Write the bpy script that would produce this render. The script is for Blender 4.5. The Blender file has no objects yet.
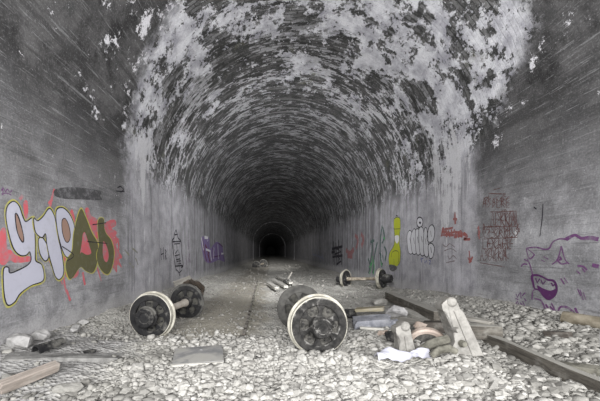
import bpy, bmesh, math, random
import numpy as np
from mathutils import Vector, Matrix, Euler, noise as mnoise

# ------------------------------------------------------------------ camera, world, lights, exposure
SC = bpy.context.scene
COL = SC.collection
PI = math.pi
F = 303.0          # focal length in pixels of the 600 px wide frame
VU, VV = 270.0, 253.0
CAMH = 1.4
XL, XR = -3.4, 4.9             # tunnel walls
ZS = 3.5                       # springing line of the vault
XC, RAD = (XL + XR) / 2, (XR - XL) / 2

cam_d = bpy.data.cameras.new('camera'); cam = bpy.data.objects.new('camera', cam_d); COL.objects.link(cam)
cam.location = (0, 0, CAMH); cam.rotation_euler = (PI / 2, 0, 0)
cam_d.sensor_fit = 'HORIZONTAL'; cam_d.sensor_width = 36.0; cam_d.lens = F / 600 * 36
cam_d.shift_x = (300 - VU) / 600; cam_d.shift_y = (VV - 200.5) / 600
cam_d.clip_start = 0.05; cam_d.clip_end = 500
SC.camera = cam

w = bpy.data.worlds.new('daylight_outside'); SC.world = w; w.use_nodes = True
w.node_tree.nodes['Background'].inputs[0].default_value = (0.80, 0.86, 1.0, 1)
w.node_tree.nodes['Background'].inputs[1].default_value = 0.6

def lamp(name, kind, loc, aim, energy, color=(1, 1, 1), **kw):
    d = bpy.data.lights.new(name, kind); o = bpy.data.objects.new(name, d); COL.objects.link(o)
    o.location = loc
    o.rotation_euler = (Vector(aim) - Vector(loc)).to_track_quat('-Z', 'Y').to_euler()
    d.energy = energy; d.color = color
    for k, v in kw.items(): setattr(d, k, v)
    return o
lamp('portal_daylight', 'AREA', (0.7, -6.0, 4.2), (0.75, 9.0, 4.9), 2150, (0.98, 0.98, 1.0), shape='RECTANGLE', size=5.5, size_y=3.0)
lamp('added_side_light', 'AREA', (-2.3, -2.6, 2.6), (4.9, 7.0, 5.4), 800, (0.98, 0.98, 1.0), shape='RECTANGLE', size=1.6, size_y=1.6)  # added light to brighten the right wall, source unseen
lamp('added_side_light', 'AREA', (3.9, -2.6, 2.6), (-3.4, 6.5, 5.2), 800, (0.98, 0.98, 1.0), shape='RECTANGLE', size=1.6, size_y=1.6)  # its twin, added to brighten the left wall
lamp('added_mid_spot', 'SPOT', (0.6, 2.4, 4.0), (0.7, 40.0, 1.6), 15000, (0.98, 0.98, 1.0), spot_size=math.radians(66), spot_blend=1.0, shadow_soft_size=0.25)  # added unseen spot that brightens the mid tunnel and vault
lamp('added_deep_spot', 'SPOT', (0.8, 2.4, 3.9), (0.7, 60.0, 1.4), 140000, (1.0, 0.98, 0.97), spot_size=math.radians(18), spot_blend=1.0, shadow_soft_size=0.25)  # added unseen spot that lifts the deepest stretch

SC.view_settings.view_transform = 'Standard'; SC.view_settings.look = 'None'
SC.view_settings.gamma = 1.0; SC.view_settings.use_curve_mapping = False
SC.view_settings.exposure = -0.55

# ------------------------------------------------------------------ helpers
rnd = random.Random(7)
npr = np.random.default_rng(11)

def link(o, parent=None):
    COL.objects.link(o)
    if parent is not None: o.parent = parent
    return o
def tag(o, label=None, cat=None, group=None, kind=None):
    if label: o['label'] = label
    if cat: o['category'] = cat
    if group: o['group'] = group
    if kind: o['kind'] = kind
    return o
def obj(name, bm, mat, parent=None, smooth=False, bevel=0, loc=None, auto=None):
    me = bpy.data.meshes.new(name)
    bmesh.ops.recalc_face_normals(bm, faces=bm.faces)
    if smooth:
        for f in bm.faces: f.smooth = True
        if auto:
            for e in bm.edges:
                if len(e.link_faces) == 2 and e.calc_face_angle(0) > auto: e.smooth = False
    bm.to_mesh(me); bm.free()
    for m in (mat if isinstance(mat, (list, tuple)) else [mat]): me.materials.append(m)
    o = link(bpy.data.objects.new(name, me), parent)
    if loc is not None: o.location = loc
    if bevel:
        b = o.modifiers.new('bevel', 'BEVEL'); b.width = bevel; b.segments = 2; b.limit_method = 'ANGLE'
    return o
def thing(name, label, cat, loc=(0, 0, 0), rot=(0, 0, 0), group=None):
    o = bpy.data.objects.new(name, None); COL.objects.link(o)
    o.empty_display_size = 0.1
    o.location = loc; o.rotation_euler = rot
    return tag(o, label, cat, group)
def copy_tree(o, parent=None):
    c = o.copy(); COL.objects.link(c)
    if parent is not None: c.parent = parent
    for ch in list(o.children): copy_tree(ch, c)
    return c

def lathe(bm, prof, n=48, M=None, closed=False):
    """prof: (radius, height along Y); revolves round the Y axis."""
    rings = []
    for r, h in prof:
        if r < 1e-6: rings.append([bm.verts.new((0, h, 0))])
        else: rings.append([bm.verts.new((r * math.cos(2 * PI * k / n), h, r * math.sin(2 * PI * k / n))) for k in range(n)])
    pairs = list(zip(rings, rings[1:])) + ([(rings[-1], rings[0])] if closed else [])
    for a, b in pairs:
        for k in range(n):
            k2 = (k + 1) % n
            if len(a) == 1 and len(b) == 1: continue
            if len(a) == 1: bm.faces.new((a[0], b[k], b[k2]))
            elif len(b) == 1: bm.faces.new((a[k], b[0], a[k2]))
            else: bm.faces.new((a[k], b[k], b[k2], a[k2]))
    if M is not None: bmesh.ops.transform(bm, matrix=M, verts=[v for r in rings for v in r])
    return bm
def box(bm, size, M=None, cuts=0, rough=0, seed=0, taper=1.0):
    r = bmesh.ops.create_cube(bm, size=1.0)
    vs = r['verts']
    for v in vs:
        t = taper if v.co.x > 0 else 1.0
        v.co = Vector((v.co.x * size[0], v.co.y * size[1] * t, v.co.z * size[2] * t))
    if cuts:
        es = list({e for v in vs for e in v.link_edges})
        bmesh.ops.subdivide_edges(bm, edges=es, cuts=cuts, use_grid_fill=True)
        vs = bm.verts[:]
    if rough:
        for v in vs:
            q = v.co * 7 + Vector((seed * 3.1, seed * 1.7, 0))
            v.co += mnoise.noise_vector(q) * rough + mnoise.noise_vector(q * 3.3) * rough * .4
    if M is not None: bmesh.ops.transform(bm, matrix=M, verts=vs)
    return vs
def T(loc=(0, 0, 0), rot=(0, 0, 0)):
    return Matrix.Translation(loc) @ Euler(rot).to_matrix().to_4x4()
def prism(bm, pts, y0, y1):
    """polygon in the XZ plane, extruded along Y"""
    a = [bm.verts.new((x, y0, z)) for x, z in pts]; b = [bm.verts.new((x, y1, z)) for x, z in pts]
    n = len(pts)
    bm.faces.new(a); bm.faces.new(b[::-1])
    for i in range(n): bm.faces.new((a[i], b[i], b[(i + 1) % n], a[(i + 1) % n]))

# ------------------------------------------------------------------ materials
class NT:
    def __init__(s, name):
        s.m = bpy.data.materials.new(name); s.m.use_nodes = True
        s.t = s.m.node_tree; s.b = s.t.nodes['Principled BSDF']
    def n(s, kind, **kw):
        x = s.t.nodes.new(kind)
        for k, v in kw.items(): setattr(x, k, v)
        return x
    def l(s, a, b): s.t.links.new(a, b)
    def put(s, sock, v):
        if hasattr(v, 'is_linked') or hasattr(v, 'links'): s.l(v, sock)
        else: sock.default_value = v
    def math(s, op, a, b=0.0, c=None, clamp=False):
        x = s.n('ShaderNodeMath', operation=op, use_clamp=clamp)
        s.put(x.inputs[0], a); s.put(x.inputs[1], b)
        if c is not None: s.put(x.inputs[2], c)
        return x.outputs[0]
    def vec(s, x, y, z=0.0):
        c = s.n('ShaderNodeCombineXYZ')
        for i, v in enumerate((x, y, z)): s.put(c.inputs[i], v)
        return c.outputs[0]
    def noise(s, vec, scale=1.0, detail=4, rough=.55, dist=0.0):
        x = s.n('ShaderNodeTexNoise')
        s.put(x.inputs['Vector'], vec); x.inputs['Scale'].default_value = scale
        x.inputs['Detail'].default_value = detail; x.inputs['Roughness'].default_value = rough
        x.inputs['Distortion'].default_value = dist
        return x.outputs['Fac']
    def step(s, v, a, b, o0=0.0, o1=1.0):
        x = s.n('ShaderNodeMapRange', interpolation_type='SMOOTHSTEP')
        for i, q in enumerate((v, a, b, o0, o1)): s.put(x.inputs[i], q)
        return x.outputs[0]
    def lin(s, v, a, b, o0=0.0, o1=1.0):
        x = s.n('ShaderNodeMapRange')
        for i, q in enumerate((v, a, b, o0, o1)): s.put(x.inputs[i], q)
        return x.outputs[0]
    def mix(s, f, a, b, mode='MIX'):
        x = s.n('ShaderNodeMix', data_type='RGBA', blend_type=mode)
        s.put(x.inputs[0], f)
        for k, v in ((6, a), (7, b)):
            s.put(x.inputs[k], v if not isinstance(v, tuple) else (*v[:3], 1))
        return x.outputs[2]
    def bump(s, h, strength=.5, dist=.02):
        x = s.n('ShaderNodeBump'); x.inputs['Strength'].default_value = strength; x.inputs['Distance'].default_value = dist
        s.l(h, x.inputs['Height']); s.l(x.outputs[0], s.b.inputs['Normal'])
    def out(s, col, rough=.9, metal=0.0, spec=.2):
        s.put(s.b.inputs['Base Color'], col if not isinstance(col, tuple) else (*col[:3], 1))
        s.put(s.b.inputs['Roughness'], rough); s.put(s.b.inputs['Metallic'], metal)
        s.b.inputs['Specular IOR Level'].default_value = spec
        return s.m
def objco(t):
    return t.n('ShaderNodeTexCoord').outputs['Object']

def mat_plain(name, c0, c1, scale=8, rough=.9, bump=.4, metal=0, spec=.2, dust=None, dustamt=.5, bdist=.01):
    t = NT(name); co = objco(t)
    f = t.noise(co, scale, 6, .65)
    col = t.mix(t.step(f, .32, .68), c0, c1)
    if dust:
        g = t.noise(co, scale * .45, 5, .7)
        up = t.n('ShaderNodeSeparateXYZ'); t.l(t.n('ShaderNodeNewGeometry').outputs['Normal'], up.inputs[0])
        a = t.math('ADD', g, t.math('MULTIPLY', up.outputs[2], .16))
        col = t.mix(t.step(a, .62 - dustamt * .25, .74 - dustamt * .15), col, dust)
    t.bump(t.noise(co, scale * 3, 5, .7), bump, bdist)
    return t.out(col, rough, metal, spec)
def mat_wood(name, c0, c1, axis=0, rough=.92, top=None):
    t = NT(name); co = objco(t)
    sp = t.n('ShaderNodeSeparateXYZ'); t.l(co, sp.inputs[0])
    k = [14.0, 14.0, 14.0]; k[axis] = 1.2
    v = t.vec(*[t.math('MULTIPLY', sp.outputs[i], k[i]) for i in range(3)])
    g = t.noise(v, 2.2, 6, .7, .6)
    col = t.mix(t.step(g, .3, .7), c0, c1)
    d = t.noise(co, 5, 5, .6)
    col = t.mix(t.step(d, .52, .75, 0, .6), col, (.30, .29, .26))
    if top:
        up = t.n('ShaderNodeSeparateXYZ'); t.l(t.n('ShaderNodeNewGeometry').outputs['Normal'], up.inputs[0])
        col = t.mix(t.step(t.math('ADD', up.outputs[2], t.math('MULTIPLY', d, .3)), .75, .95), col, top)
    t.bump(g, .6, .012)
    return t.out(col, rough)
def mat_paint(name, c, alpha_noise=.35, under=(.26, .255, .265), cover=.5):
    """sprayed paint, worn so the concrete shows in small specks"""
    t = NT(name)
    p = t.n('ShaderNodeNewGeometry').outputs['Position']
    n = t.noise(p, 9, 7, .75)
    c2 = tuple(x * .82 for x in c)
    col = t.mix(t.noise(p, 3, 3), c, c2)
    col = t.mix(t.step(n, cover, cover + .22, 0, alpha_noise), col, under)
    return t.out(col, .8)

def wall_material():
    t = NT('tunnel_lining')
    uv = t.n('ShaderNodeUVMap', uv_map='UVMap').outputs[0]
    sp = t.n('ShaderNodeSeparateXYZ'); t.l(uv, sp.inputs[0]); s, y = sp.outputs[0], sp.outputs[1]
    ps = t.n('ShaderNodeSeparateXYZ'); t.l(t.n('ShaderNodeNewGeometry').outputs['Position'], ps.inputs[0])
    X, Z = ps.outputs[0], ps.outputs[2]
    def nz(ks, ky, seed, detail=5, rough=.6, dist=0.0):
        return t.noise(t.vec(t.math('MULTIPLY', s, ks), t.math('MULTIPLY', y, ky), seed), 1.0, detail, rough, dist)
    big = nz(.55, .45, 3.0, 4)
    mid = nz(2.2, 2.2, 8.0, 7, .68)
    fine = nz(9, 9, 5.0, 6, .7)
    # masks
    vault = t.step(t.math('ADD', Z, t.math('MULTIPLY', big, 1.6)), 3.9, 4.9)
    rag = t.math('ADD', y, t.math('MULTIPLY', t.math('SUBTRACT', nz(1.1, 1.1, 31, 6, .7), .5), 1.5))
    rag = t.math('ADD', rag, t.lin(Z, 4.8, 7.6, 0, 1.3))
    rag = t.math('ADD', rag, t.math('MULTIPLY', t.step(X, 2.2, 4.4), t.step(Z, 3.4, 5.4, 0, 1.7)))
    near = t.step(rag, 6.9, 7.5, 1, 0)
    # lower wall concrete
    wall = t.mix(t.step(mid, .3, .7), (.19, .186, .198), (.32, .313, .33))
    wall = t.mix(t.step(fine, .62, .78, 0, .5), wall, (.34, .33, .35))
    drip = nz(.28, 3.2, 12, 6, .65)
    wall = t.mix(t.step(drip, .50, .66, 0, t.step(y, 9, 18, .7, .35)), wall, (.085, .083, .088))
    drip2 = nz(.35, 4.0, 19, 6, .7)
    wall = t.mix(t.step(drip2, .60, .70, 0, .75), wall, (.42, .41, .43))
    # vault masonry: courses running round the arch
    def brick(c1, c2, mo, bias, seed):
        br = t.n('ShaderNodeTexBrick'); br.inputs['Scale'].default_value = 1.0
        t.l(t.vec(t.math('ADD', s, t.math('MULTIPLY', fine, .10)), t.math('ADD', y, t.math('ADD', seed, t.math('MULTIPLY', mid, .14)))), br.inputs['Vector'])
        br.inputs['Brick Width'].default_value = .34; br.inputs['Row Height'].default_value = .105
        br.inputs['Mortar Size'].default_value = .010; br.inputs['Mortar Smooth'].default_value = .3
        for k_, v_ in (('Color1', c1), ('Color2', c2), ('Mortar', mo)): br.inputs[k_].default_value = (v_, v_, v_, 1)
        br.inputs['Bias'].default_value = bias
        return br
    br = brick(0, 1, 0, 0, 0.0)
    rb = t.n('ShaderNodeSeparateColor'); t.l(br.outputs['Color'], rb.inputs[0]); rb = rb.outputs[0]
    streak = nz(2.2, 9.0, 47, 6, .7)
    ring = nz(.5, 2.2, 41, 5, .65)
    clump = nz(.75, 1.1, 43, 5, .65)
    va = t.mix(rb, (.028, .028, .027), (.10, .098, .097))
    va = t.mix(t.step(mid, .46, .60, 0, .8), va, (.017, .017, .016))
    va = t.mix(t.step(streak, .58, .64, 0, .8), va, (.012, .012, .012))
    dash = t.math('ADD', t.math('MULTIPLY', rb, .12), nz(2.6, 7.0, 53, 7, .75))
    dash = t.math('ADD', dash, t.math('MULTIPLY', t.math('SUBTRACT', ring, .5), .5))
    dash = t.math('ADD', dash, t.math('MULTIPLY', t.math('SUBTRACT', clump, .5), .7))
    va = t.mix(t.math('MULTIPLY', t.step(dash, .59, .63, 0, .95), t.step(y, 7.0, 11.5, .15, 1)), va, t.mix(fine, (.20, .20, .21), (.52, .515, .53)))
    # lime patches on the vault nearer the mouth
    lime = nz(1.0, .95, 61, 10, .72, .3)
    lime2 = nz(3.6, 3.0, 67, 9, .75)
    run0 = nz(.9, 3.6, 71, 7, .72)
    side = t.math('ADD', t.step(X, -2.2, 2.6, -.015, .03), t.step(X, 3.6, 4.7, 0, -.035))
    fall = t.lin(y, 6.5, 18, .05, -.17)
    band = t.math('MULTIPLY', t.step(t.math('ABSOLUTE', t.math('SUBTRACT', y, 7.9)), .1, 1.4, 1, 0), t.step(t.math('ABSOLUTE', t.math('SUBTRACT', X, XC)), 1.5, 3.4, 0, .06))
    lm = t.math('ADD', t.math('ADD', lime, side), t.math('ADD', fall, band))
    lm = t.math('ADD', lm, t.math('MULTIPLY', t.math('SUBTRACT', run0, .5), .16))
    lm = t.math('ADD', lm, t.math('MULTIPLY', t.math('SUBTRACT', lime2, .5), .55))
    lm = t.math('ADD', lm, t.math('MULTIPLY', t.math('SUBTRACT', fine, .5), .18))
    limec = t.mix(t.step(mid, .35, .65), (.46, .458, .475), (.23, .226, .25))
    limec = t.mix(t.step(lime2, .56, .66, 0, .5), limec, (.55, .545, .55))
    lm = t.math('ADD', lm, t.math('MULTIPLY', t.math('SUBTRACT', nz(14, 12, 157, 5, .7), .5), .20))
    va = t.mix(t.step(lm, .53, .56, 0, .96), va, limec)
    moss = nz(1.3, 1.3, 83, 6, .65)
    va = t.mix(t.step(moss, .60, .72, 0, .35), va, (.125, .125, .075))
    far = t.mix(vault, wall, va)
    hoop = nz(.10, 1.5, 131, 4, .6)
    hoop2 = nz(.25, 4.5, 137, 5, .65)
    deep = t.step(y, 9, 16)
    far = t.mix(t.math('MULTIPLY', t.step(y, 8.5, 15), .42), far, (.03, .03, .031))  # painted falloff: lining colour darkened with depth in place of fading light
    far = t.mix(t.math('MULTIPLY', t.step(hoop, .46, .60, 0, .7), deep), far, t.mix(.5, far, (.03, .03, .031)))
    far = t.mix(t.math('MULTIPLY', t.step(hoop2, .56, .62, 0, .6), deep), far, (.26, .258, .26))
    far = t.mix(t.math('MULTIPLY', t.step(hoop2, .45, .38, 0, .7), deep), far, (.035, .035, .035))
    # white runs spilling down the wall just behind the joint
    run = t.math('ADD', nz(.32, 3.0, 91, 6, .7), t.math('MULTIPLY', t.step(t.math('ABSOLUTE', t.math('SUBTRACT', y, 8.3)), .2, 1.8, 1, 0), .16))
    run = t.math('ADD', run, t.lin(Z, 1.2, 4.2, -.12, .03))
    run = t.math('ADD', run, t.step(Z, 3.9, 5.4, 0, -.25))
    run = t.math('ADD', run, t.math('MULTIPLY', t.math('SUBTRACT', lime2, .5), .35))
    run = t.math('ADD', run, t.step(X, -1, 2, -.05, .0))
    far = t.mix(t.step(run, .62, .66, 0, .8), far, (.40, .395, .405))
    # near section: board-marked concrete, darker higher up
    pl = nz(3.2, .22, 101, 6, .72)
    pl2 = nz(11.0, .7, 107, 6, .75)
    blot = nz(.8, .8, 109, 8, .72, .3)
    upmask = t.step(t.math('ADD', Z, t.math('MULTIPLY', blot, 3.0)), 2.9, 5.6)
    lowc = t.mix(t.step(mid, .35, .66), (.125, .123, .127), (.235, .232, .238))
    lowc = t.mix(t.step(blot, .5, .66, 0, .5), lowc, (.11, .109, .112))
    lowc = t.mix(t.step(pl2, .56, .66, 0, .45), lowc, (.075, .075, .075))
    lowc = t.mix(t.step(pl, .54, .62, 0, .35), lowc, (.085, .085, .085))
    upc = t.mix(t.step(blot, .38, .60), (.016, .0155, .0155), (.072, .070, .070))
    upc = t.mix(t.step(pl, .48, .60, 0, .75), upc, (.030, .029, .029))
    upc = t.mix(t.step(pl2, .57, .64, 0, .6), upc, (.155, .155, .156))
    upc = t.mix(t.step(mid, .56, .64, 0, .7), upc, (.035, .035, .035))
    nc = t.mix(upmask, lowc, upc)
    nc = t.mix(t.step(nz(22, .9, 167, 5, .8), .57, .66, 0, .45), nc, (.26, .257, .262))
    nc = t.mix(t.step(nz(17, .6, 173, 5, .8), .57, .66, 0, .55), nc, (.03, .03, .03))
    chips = t.math('ADD', nz(1.7, 1.5, 113, 10, .78), t.math('ADD', t.lin(y, 2, 7, -.05, .05), t.step(Z, 1.5, 6.6, -.06, .055)))
    nc = t.mix(t.step(chips, .625, .65, 0, .85), nc, (.50, .49, .51))
    nc = t.mix(t.step(nz(4.5, 4.5, 117, 4, .6), .71, .74, 0, .5), nc, (.46, .45, .46))
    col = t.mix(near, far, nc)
    wc = t.math('ADD', nz(1.3, 5.0, 163, 8, .76), t.math('MULTIPLY', t.math('SUBTRACT', mid, .5), .35))
    wc = t.math('ADD', wc, t.step(Z, 3.5, 5.0, 0, -.3))
    col = t.mix(t.step(wc, .655, .68, 0, .8), col, (.42, .415, .42))
    # damp, dirty foot of the walls
    col = t.mix(t.step(t.math('SUBTRACT', Z, t.math('MULTIPLY', mid, .5)), -.05, .35, .55, 0), col, (.30, .29, .285))
    grain = nz(34, 34, 151, 5, .75)
    col = t.mix(t.step(grain, .50, .64, 0, .55), col, t.mix(.5, col, (.02, .02, .02)))
    col = t.mix(t.step(grain, .46, .34, 0, .25), col, t.mix(.35, col, (.75, .74, .76)))
    gain = t.n('ShaderNodeVectorMath', operation='MULTIPLY'); t.l(col, gain.inputs[0]); gain.inputs[1].default_value = (1.70, 1.71, 1.70)
    top_ = t.n('ShaderNodeVectorMath', operation='MINIMUM'); t.l(gain.outputs[0], top_.inputs[0]); top_.inputs[1].default_value = (.80, .79, .80)
    col = top_.outputs[0]
    vm = t.math('MULTIPLY', vault, t.math('SUBTRACT', 1.0, near))
    h = t.math('ADD', t.math('MULTIPLY', mid, .6), t.math('ADD', t.math('MULTIPLY', fine, .35),
        t.math('MULTIPLY', t.math('MULTIPLY', br.outputs['Fac'], vm), -.45)))
    h = t.math('ADD', h, t.math('MULTIPLY', t.math('MULTIPLY', streak, vm), .5))
    h = t.math('ADD', h, t.math('MULTIPLY', t.math('MULTIPLY', pl2, near), .6))
    t.bump(h, .55, .035)
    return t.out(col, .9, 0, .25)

def floor_material():
    t = NT('dusty_rubble_ground')
    p = t.n('ShaderNodeNewGeometry').outputs['Position']
    sp = t.n('ShaderNodeSeparateXYZ'); t.l(p, sp.inputs[0]); x, y = sp.outputs[0], sp.outputs[1]
    n1 = t.noise(p, 1.3, 6, .65); n2 = t.noise(p, 9, 6, .7); n3 = t.noise(p, 34, 4, .7)
    col = t.mix(t.step(n2, .3, .7), (.36, .35, .315), (.56, .545, .50))
    # brown dust on the track bed
    xx = t.math('ADD', x, t.math('MULTIPLY', t.math('SUBTRACT', n1, .5), 1.6))
    tr = t.math('MULTIPLY', t.step(xx, -2.3, -1.4), t.step(xx, -.35, .05, 1, 0))
    tr = t.math('MULTIPLY', tr, t.step(y, 4.2, 5.4))
    col = t.mix(t.math('MULTIPLY', tr, .75), col, t.mix(n2, (.215, .193, .15), (.37, .34, .275)))
    # grey mud on the left
    md = t.math('MULTIPLY', t.step(xx, -2.3, -1.7, 1, 0), t.step(y, 5.5, 4.5, 0, 1))
    col = t.mix(t.math('MULTIPLY', md, .8), col, t.mix(n2, (.21, .205, .20), (.33, .325, .315)))
    # darker dirt farther in
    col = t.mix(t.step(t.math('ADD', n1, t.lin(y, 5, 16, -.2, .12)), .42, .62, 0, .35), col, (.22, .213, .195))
    col = t.mix(t.step(n3, .6, .72, 0, .6), col, (.50, .49, .46))
    col = t.mix(t.step(n3, .30, .38, .5, 0), col, (.08, .077, .07))
    rb_ = t.math('MULTIPLY', t.step(x, 1.0, 2.4), t.step(y, 3.9, 5.2))
    col = t.mix(t.math('MULTIPLY', rb_, t.step(n1, .3, .6, .25, .75)), col, t.mix(n2, (.18, .174, .157), (.35, .34, .31)))
    vor = t.n('ShaderNodeTexVoronoi'); vor.inputs['Scale'].default_value = 24; t.l(p, vor.inputs['Vector'])
    h = t.math('ADD', t.math('MULTIPLY', n2, .8), t.math('MULTIPLY', vor.outputs['Distance'], t.math('SUBTRACT', .9, t.math('MULTIPLY', tr, .7))))
    t.bump(h, .7, .04)
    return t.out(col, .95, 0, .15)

def stone_material(name, c0, c1):
    t = NT(name)
    g = t.n('ShaderNodeNewGeometry')
    oi = t.n('ShaderNodeObjectInfo').outputs['Random']
    r = t.math('FRACT', t.math('ADD', g.outputs['Random Per Island'], oi))
    n = t.noise(g.outputs['Position'], 22, 5, .7)
    col = t.mix(r, c0, c1)
    col = t.mix(t.step(n, .35, .7, 0, .5), col, tuple(v * .6 for v in c0))
    t.bump(n, .5, .01)
    return t.out(col, .95, 0, .15)

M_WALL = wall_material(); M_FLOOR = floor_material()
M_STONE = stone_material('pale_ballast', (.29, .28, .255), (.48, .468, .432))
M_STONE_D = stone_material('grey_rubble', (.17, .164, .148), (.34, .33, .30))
M_BLACK = mat_plain('sooty_iron_and_painted_dark', (.008, .008, .009), (.022, .0215, .021), 9, .75, .5, 0, .25, dust=(.11, .106, .095), dustamt=.30)  # iron black, also used as painted darkness at the tunnel end
M_IRON = mat_plain('dusty_cast_iron', (.012, .0118, .0112), (.045, .043, .040), 13, .85, .6, 0, .25, dust=(.24, .232, .215), dustamt=.25)
M_DUST = mat_plain('dust_filled_iron', (.015, .0148, .014), (.11, .105, .093), 14, .9, .5, 0, .2)
M_DUSTD = mat_plain('dust_streaked_black_iron', (.013, .013, .013), (.085, .082, .07), 6, .9, .5, 0, .2)
M_TREAD = mat_plain('pale_dusty_tread', (.27, .255, .21), (.50, .48, .41), 7, .85, .3, 0, .25)
M_TREADD = mat_plain('grey_dusty_tread', (.04, .039, .036), (.10, .097, .088), 7, .85, .3, 0, .25)
M_AXLE = mat_plain('dusty_axle', (.36, .32, .27), (.52, .48, .42), 6, .85, .3)
M_RUST = mat_plain('rusty_axle', (.09, .07, .05), (.40, .36, .29), 5, .85, .5)
M_RUSTY = mat_plain('dark_rust', (.02, .017, .014), (.075, .058, .044), 9, .85, .6, dust=(.3, .28, .25), dustamt=.2)
M_CAST = mat_plain('pale_dusty_casting', (.19, .182, .165), (.33, .318, .29), 6, .92, .45, dust=(.20, .185, .16), dustamt=.12)
M_PINK = mat_plain('pinkish_dusty_rim', (.34, .27, .22), (.50, .42, .36), 8, .9, .4)
M_OLIVE = mat_plain('olive_grey_iron', (.075, .072, .058), (.19, .182, .15), 9, .85, .6)
M_SLAB = mat_plain('bluish_grey_concrete', (.15, .155, .175), (.33, .335, .355), 7, .92, .7, bdist=.02)
M_SLABP = mat_plain('pale_broken_concrete', (.26, .255, .25), (.46, .45, .44), 8, .92, .7, bdist=.02)
M_CLOTH = mat_plain('white_plastic_sheet', (.36, .36, .41), (.50, .50, .55), 6, .6, .4)
M_PLATE = mat_plain('grey_steel_plate', (.20, .20, .198), (.30, .298, .29), 4, .8, .25, 0, .3, dust=(.36, .35, .32), dustamt=.1)
M_SHADE = mat_wood('painted_shade_dark', (.035, .030, .026), (.12, .105, .09))  # dark colour for blocks that stand in for shade
M_GREYTIMBER = mat_wood('weathered_grey_timber', (.15, .14, .12), (.34, .325, .29))
M_PALETOPTIMBER = mat_wood('pale_topped_dark_timber', (.05, .045, .038), (.15, .137, .115), top=(.29, .28, .25))  # upward faces paler than the sides
M_PALETIMBER = mat_wood('pale_dusty_timber', (.30, .29, .26), (.52, .505, .46))
M_OCHRE = mat_wood('ochre_timber', (.17, .145, .09), (.36, .325, .24))
M_PINKTIMBER = mat_wood('pinkish_timber', (.20, .175, .15), (.36, .31, .27))
M_ROCKW = mat_plain('whitewashed_rock', (.22, .215, .205), (.36, .352, .34), 8, .95, .6)

# ------------------------------------------------------------------ structure
ZB = -0.5
LW = ZS - ZB
def inset(y):
    d = 0.0
    for y0, k in ((61, .03), (97, .06)):
        if y >= y0: d += k
    return d
YS = [-8 + .5 * i for i in range(int((20 + 8) / .5))] + [20 + i for i in range(0, 81)] + [105 + 10 * i for i in range(0, 20)]
ys2 = []
for y in YS:
    if any(abs(y - q) < 1e-6 for q in (61, 97)): ys2 += [y - 1e-3, y]
    else: ys2.append(y)
def strip(name, pts_fn, n, s0, s1):
    bm = bmesh.new(); uvl = bm.loops.layers.uv.new('UVMap')
    grid = []
    for y in ys2:
        d = inset(y)
        grid.append([(bm.verts.new(pts_fn(i / n, d, y)), (s0 + (s1 - s0) * i / n, y)) for i in range(n + 1)])
    for a, b in zip(grid, grid[1:]):
        for i in range(n):
            q = (a[i], b[i], b[i + 1], a[i + 1])
            f = bm.faces.new([v for v, _ in q]); f.smooth = False
            for lp, (_, c) in zip(f.loops, q): lp[uvl].uv = c
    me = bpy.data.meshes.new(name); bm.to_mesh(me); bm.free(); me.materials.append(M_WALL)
    if name == 'ceiling':
        for pl in me.polygons: pl.use_smooth = False
    o = link(bpy.data.objects.new(name, me)); o['kind'] = 'structure'
    return o
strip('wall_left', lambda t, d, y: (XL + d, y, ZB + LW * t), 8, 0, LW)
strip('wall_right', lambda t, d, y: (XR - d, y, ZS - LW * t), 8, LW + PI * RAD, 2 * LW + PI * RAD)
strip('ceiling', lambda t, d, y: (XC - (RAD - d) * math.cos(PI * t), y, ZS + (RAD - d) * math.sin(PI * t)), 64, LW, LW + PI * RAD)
bm = bmesh.new()
v = [bm.verts.new(q) for q in ((XL - .2, 294.9, ZB), (XR + .2, 294.9, ZB), (XR + .2, 294.9, 8), (XL - .2, 294.9, 8))]
bm.faces.new(v); o = obj('wall_back', bm, M_BLACK); o['kind'] = 'structure'  # closes the bore; black colour stands in for unlit depth

def sst(x, a, b):
    t = np.clip((x - a) / (b - a), 0, 1); return t * t * (3 - 2 * t)
def vn(x, y, seed=0):
    """cheap smooth value noise on numpy arrays"""
    xi, yi = np.floor(x), np.floor(y); fx, fy = x - xi, y - yi
    fx, fy = fx * fx * (3 - 2 * fx), fy * fy * (3 - 2 * fy)
    def h(a, b):
        q = np.sin(a * 127.1 + b * 311.7 + seed * 74.7) * 43758.5453
        return q - np.floor(q)
    return (h(xi, yi) * (1 - fx) + h(xi + 1, yi) * fx) * (1 - fy) + (h(xi, yi + 1) * (1 - fx) + h(xi + 1, yi + 1) * fx) * fy
def floor_z(x, y):
    x = np.asarray(x, float); y = np.asarray(y, float)
    z = .32 * sst(x, 2.6, 4.6) * sst(y, 12.0, 8.0)
    z = z + .10 * sst(x, 1.0, 2.4) * sst(y, 8.0, 4.5)
    z = z + .17 * sst(x, -2.2, -3.3) * sst(y, 24.0, 14.0)
    z = z + .06 * sst(x, -1.7, -2.5) * sst(y, 5.5, 4.0)
    z = z + .075 * np.exp(-((x - .75) / .55) ** 2 - ((y - 3.85) / .22) ** 2)
    pad = sst(x, -1.55, -1.25) * sst(x, -.35, -.62) * sst(y, 3.4, 3.65) * sst(y, 4.75, 4.5)
    smooth = (1 - pad) * (1 - .75 * sst(x, -2.2, -1.4) * sst(x, -.1, -.5) * sst(y, 4.4, 5.2) * sst(y, 12., 9.))
    z = z + ((vn(x * 1.1, y * 1.1, 1) - .5) * .10 + (vn(x * 3.1, y * 3.1, 2) - .5) * .06 + (vn(x * 9, y * 9, 3) - .5) * .035) * smooth
    return z
def fz(x, y): return float(floor_z(x, y))
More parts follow.
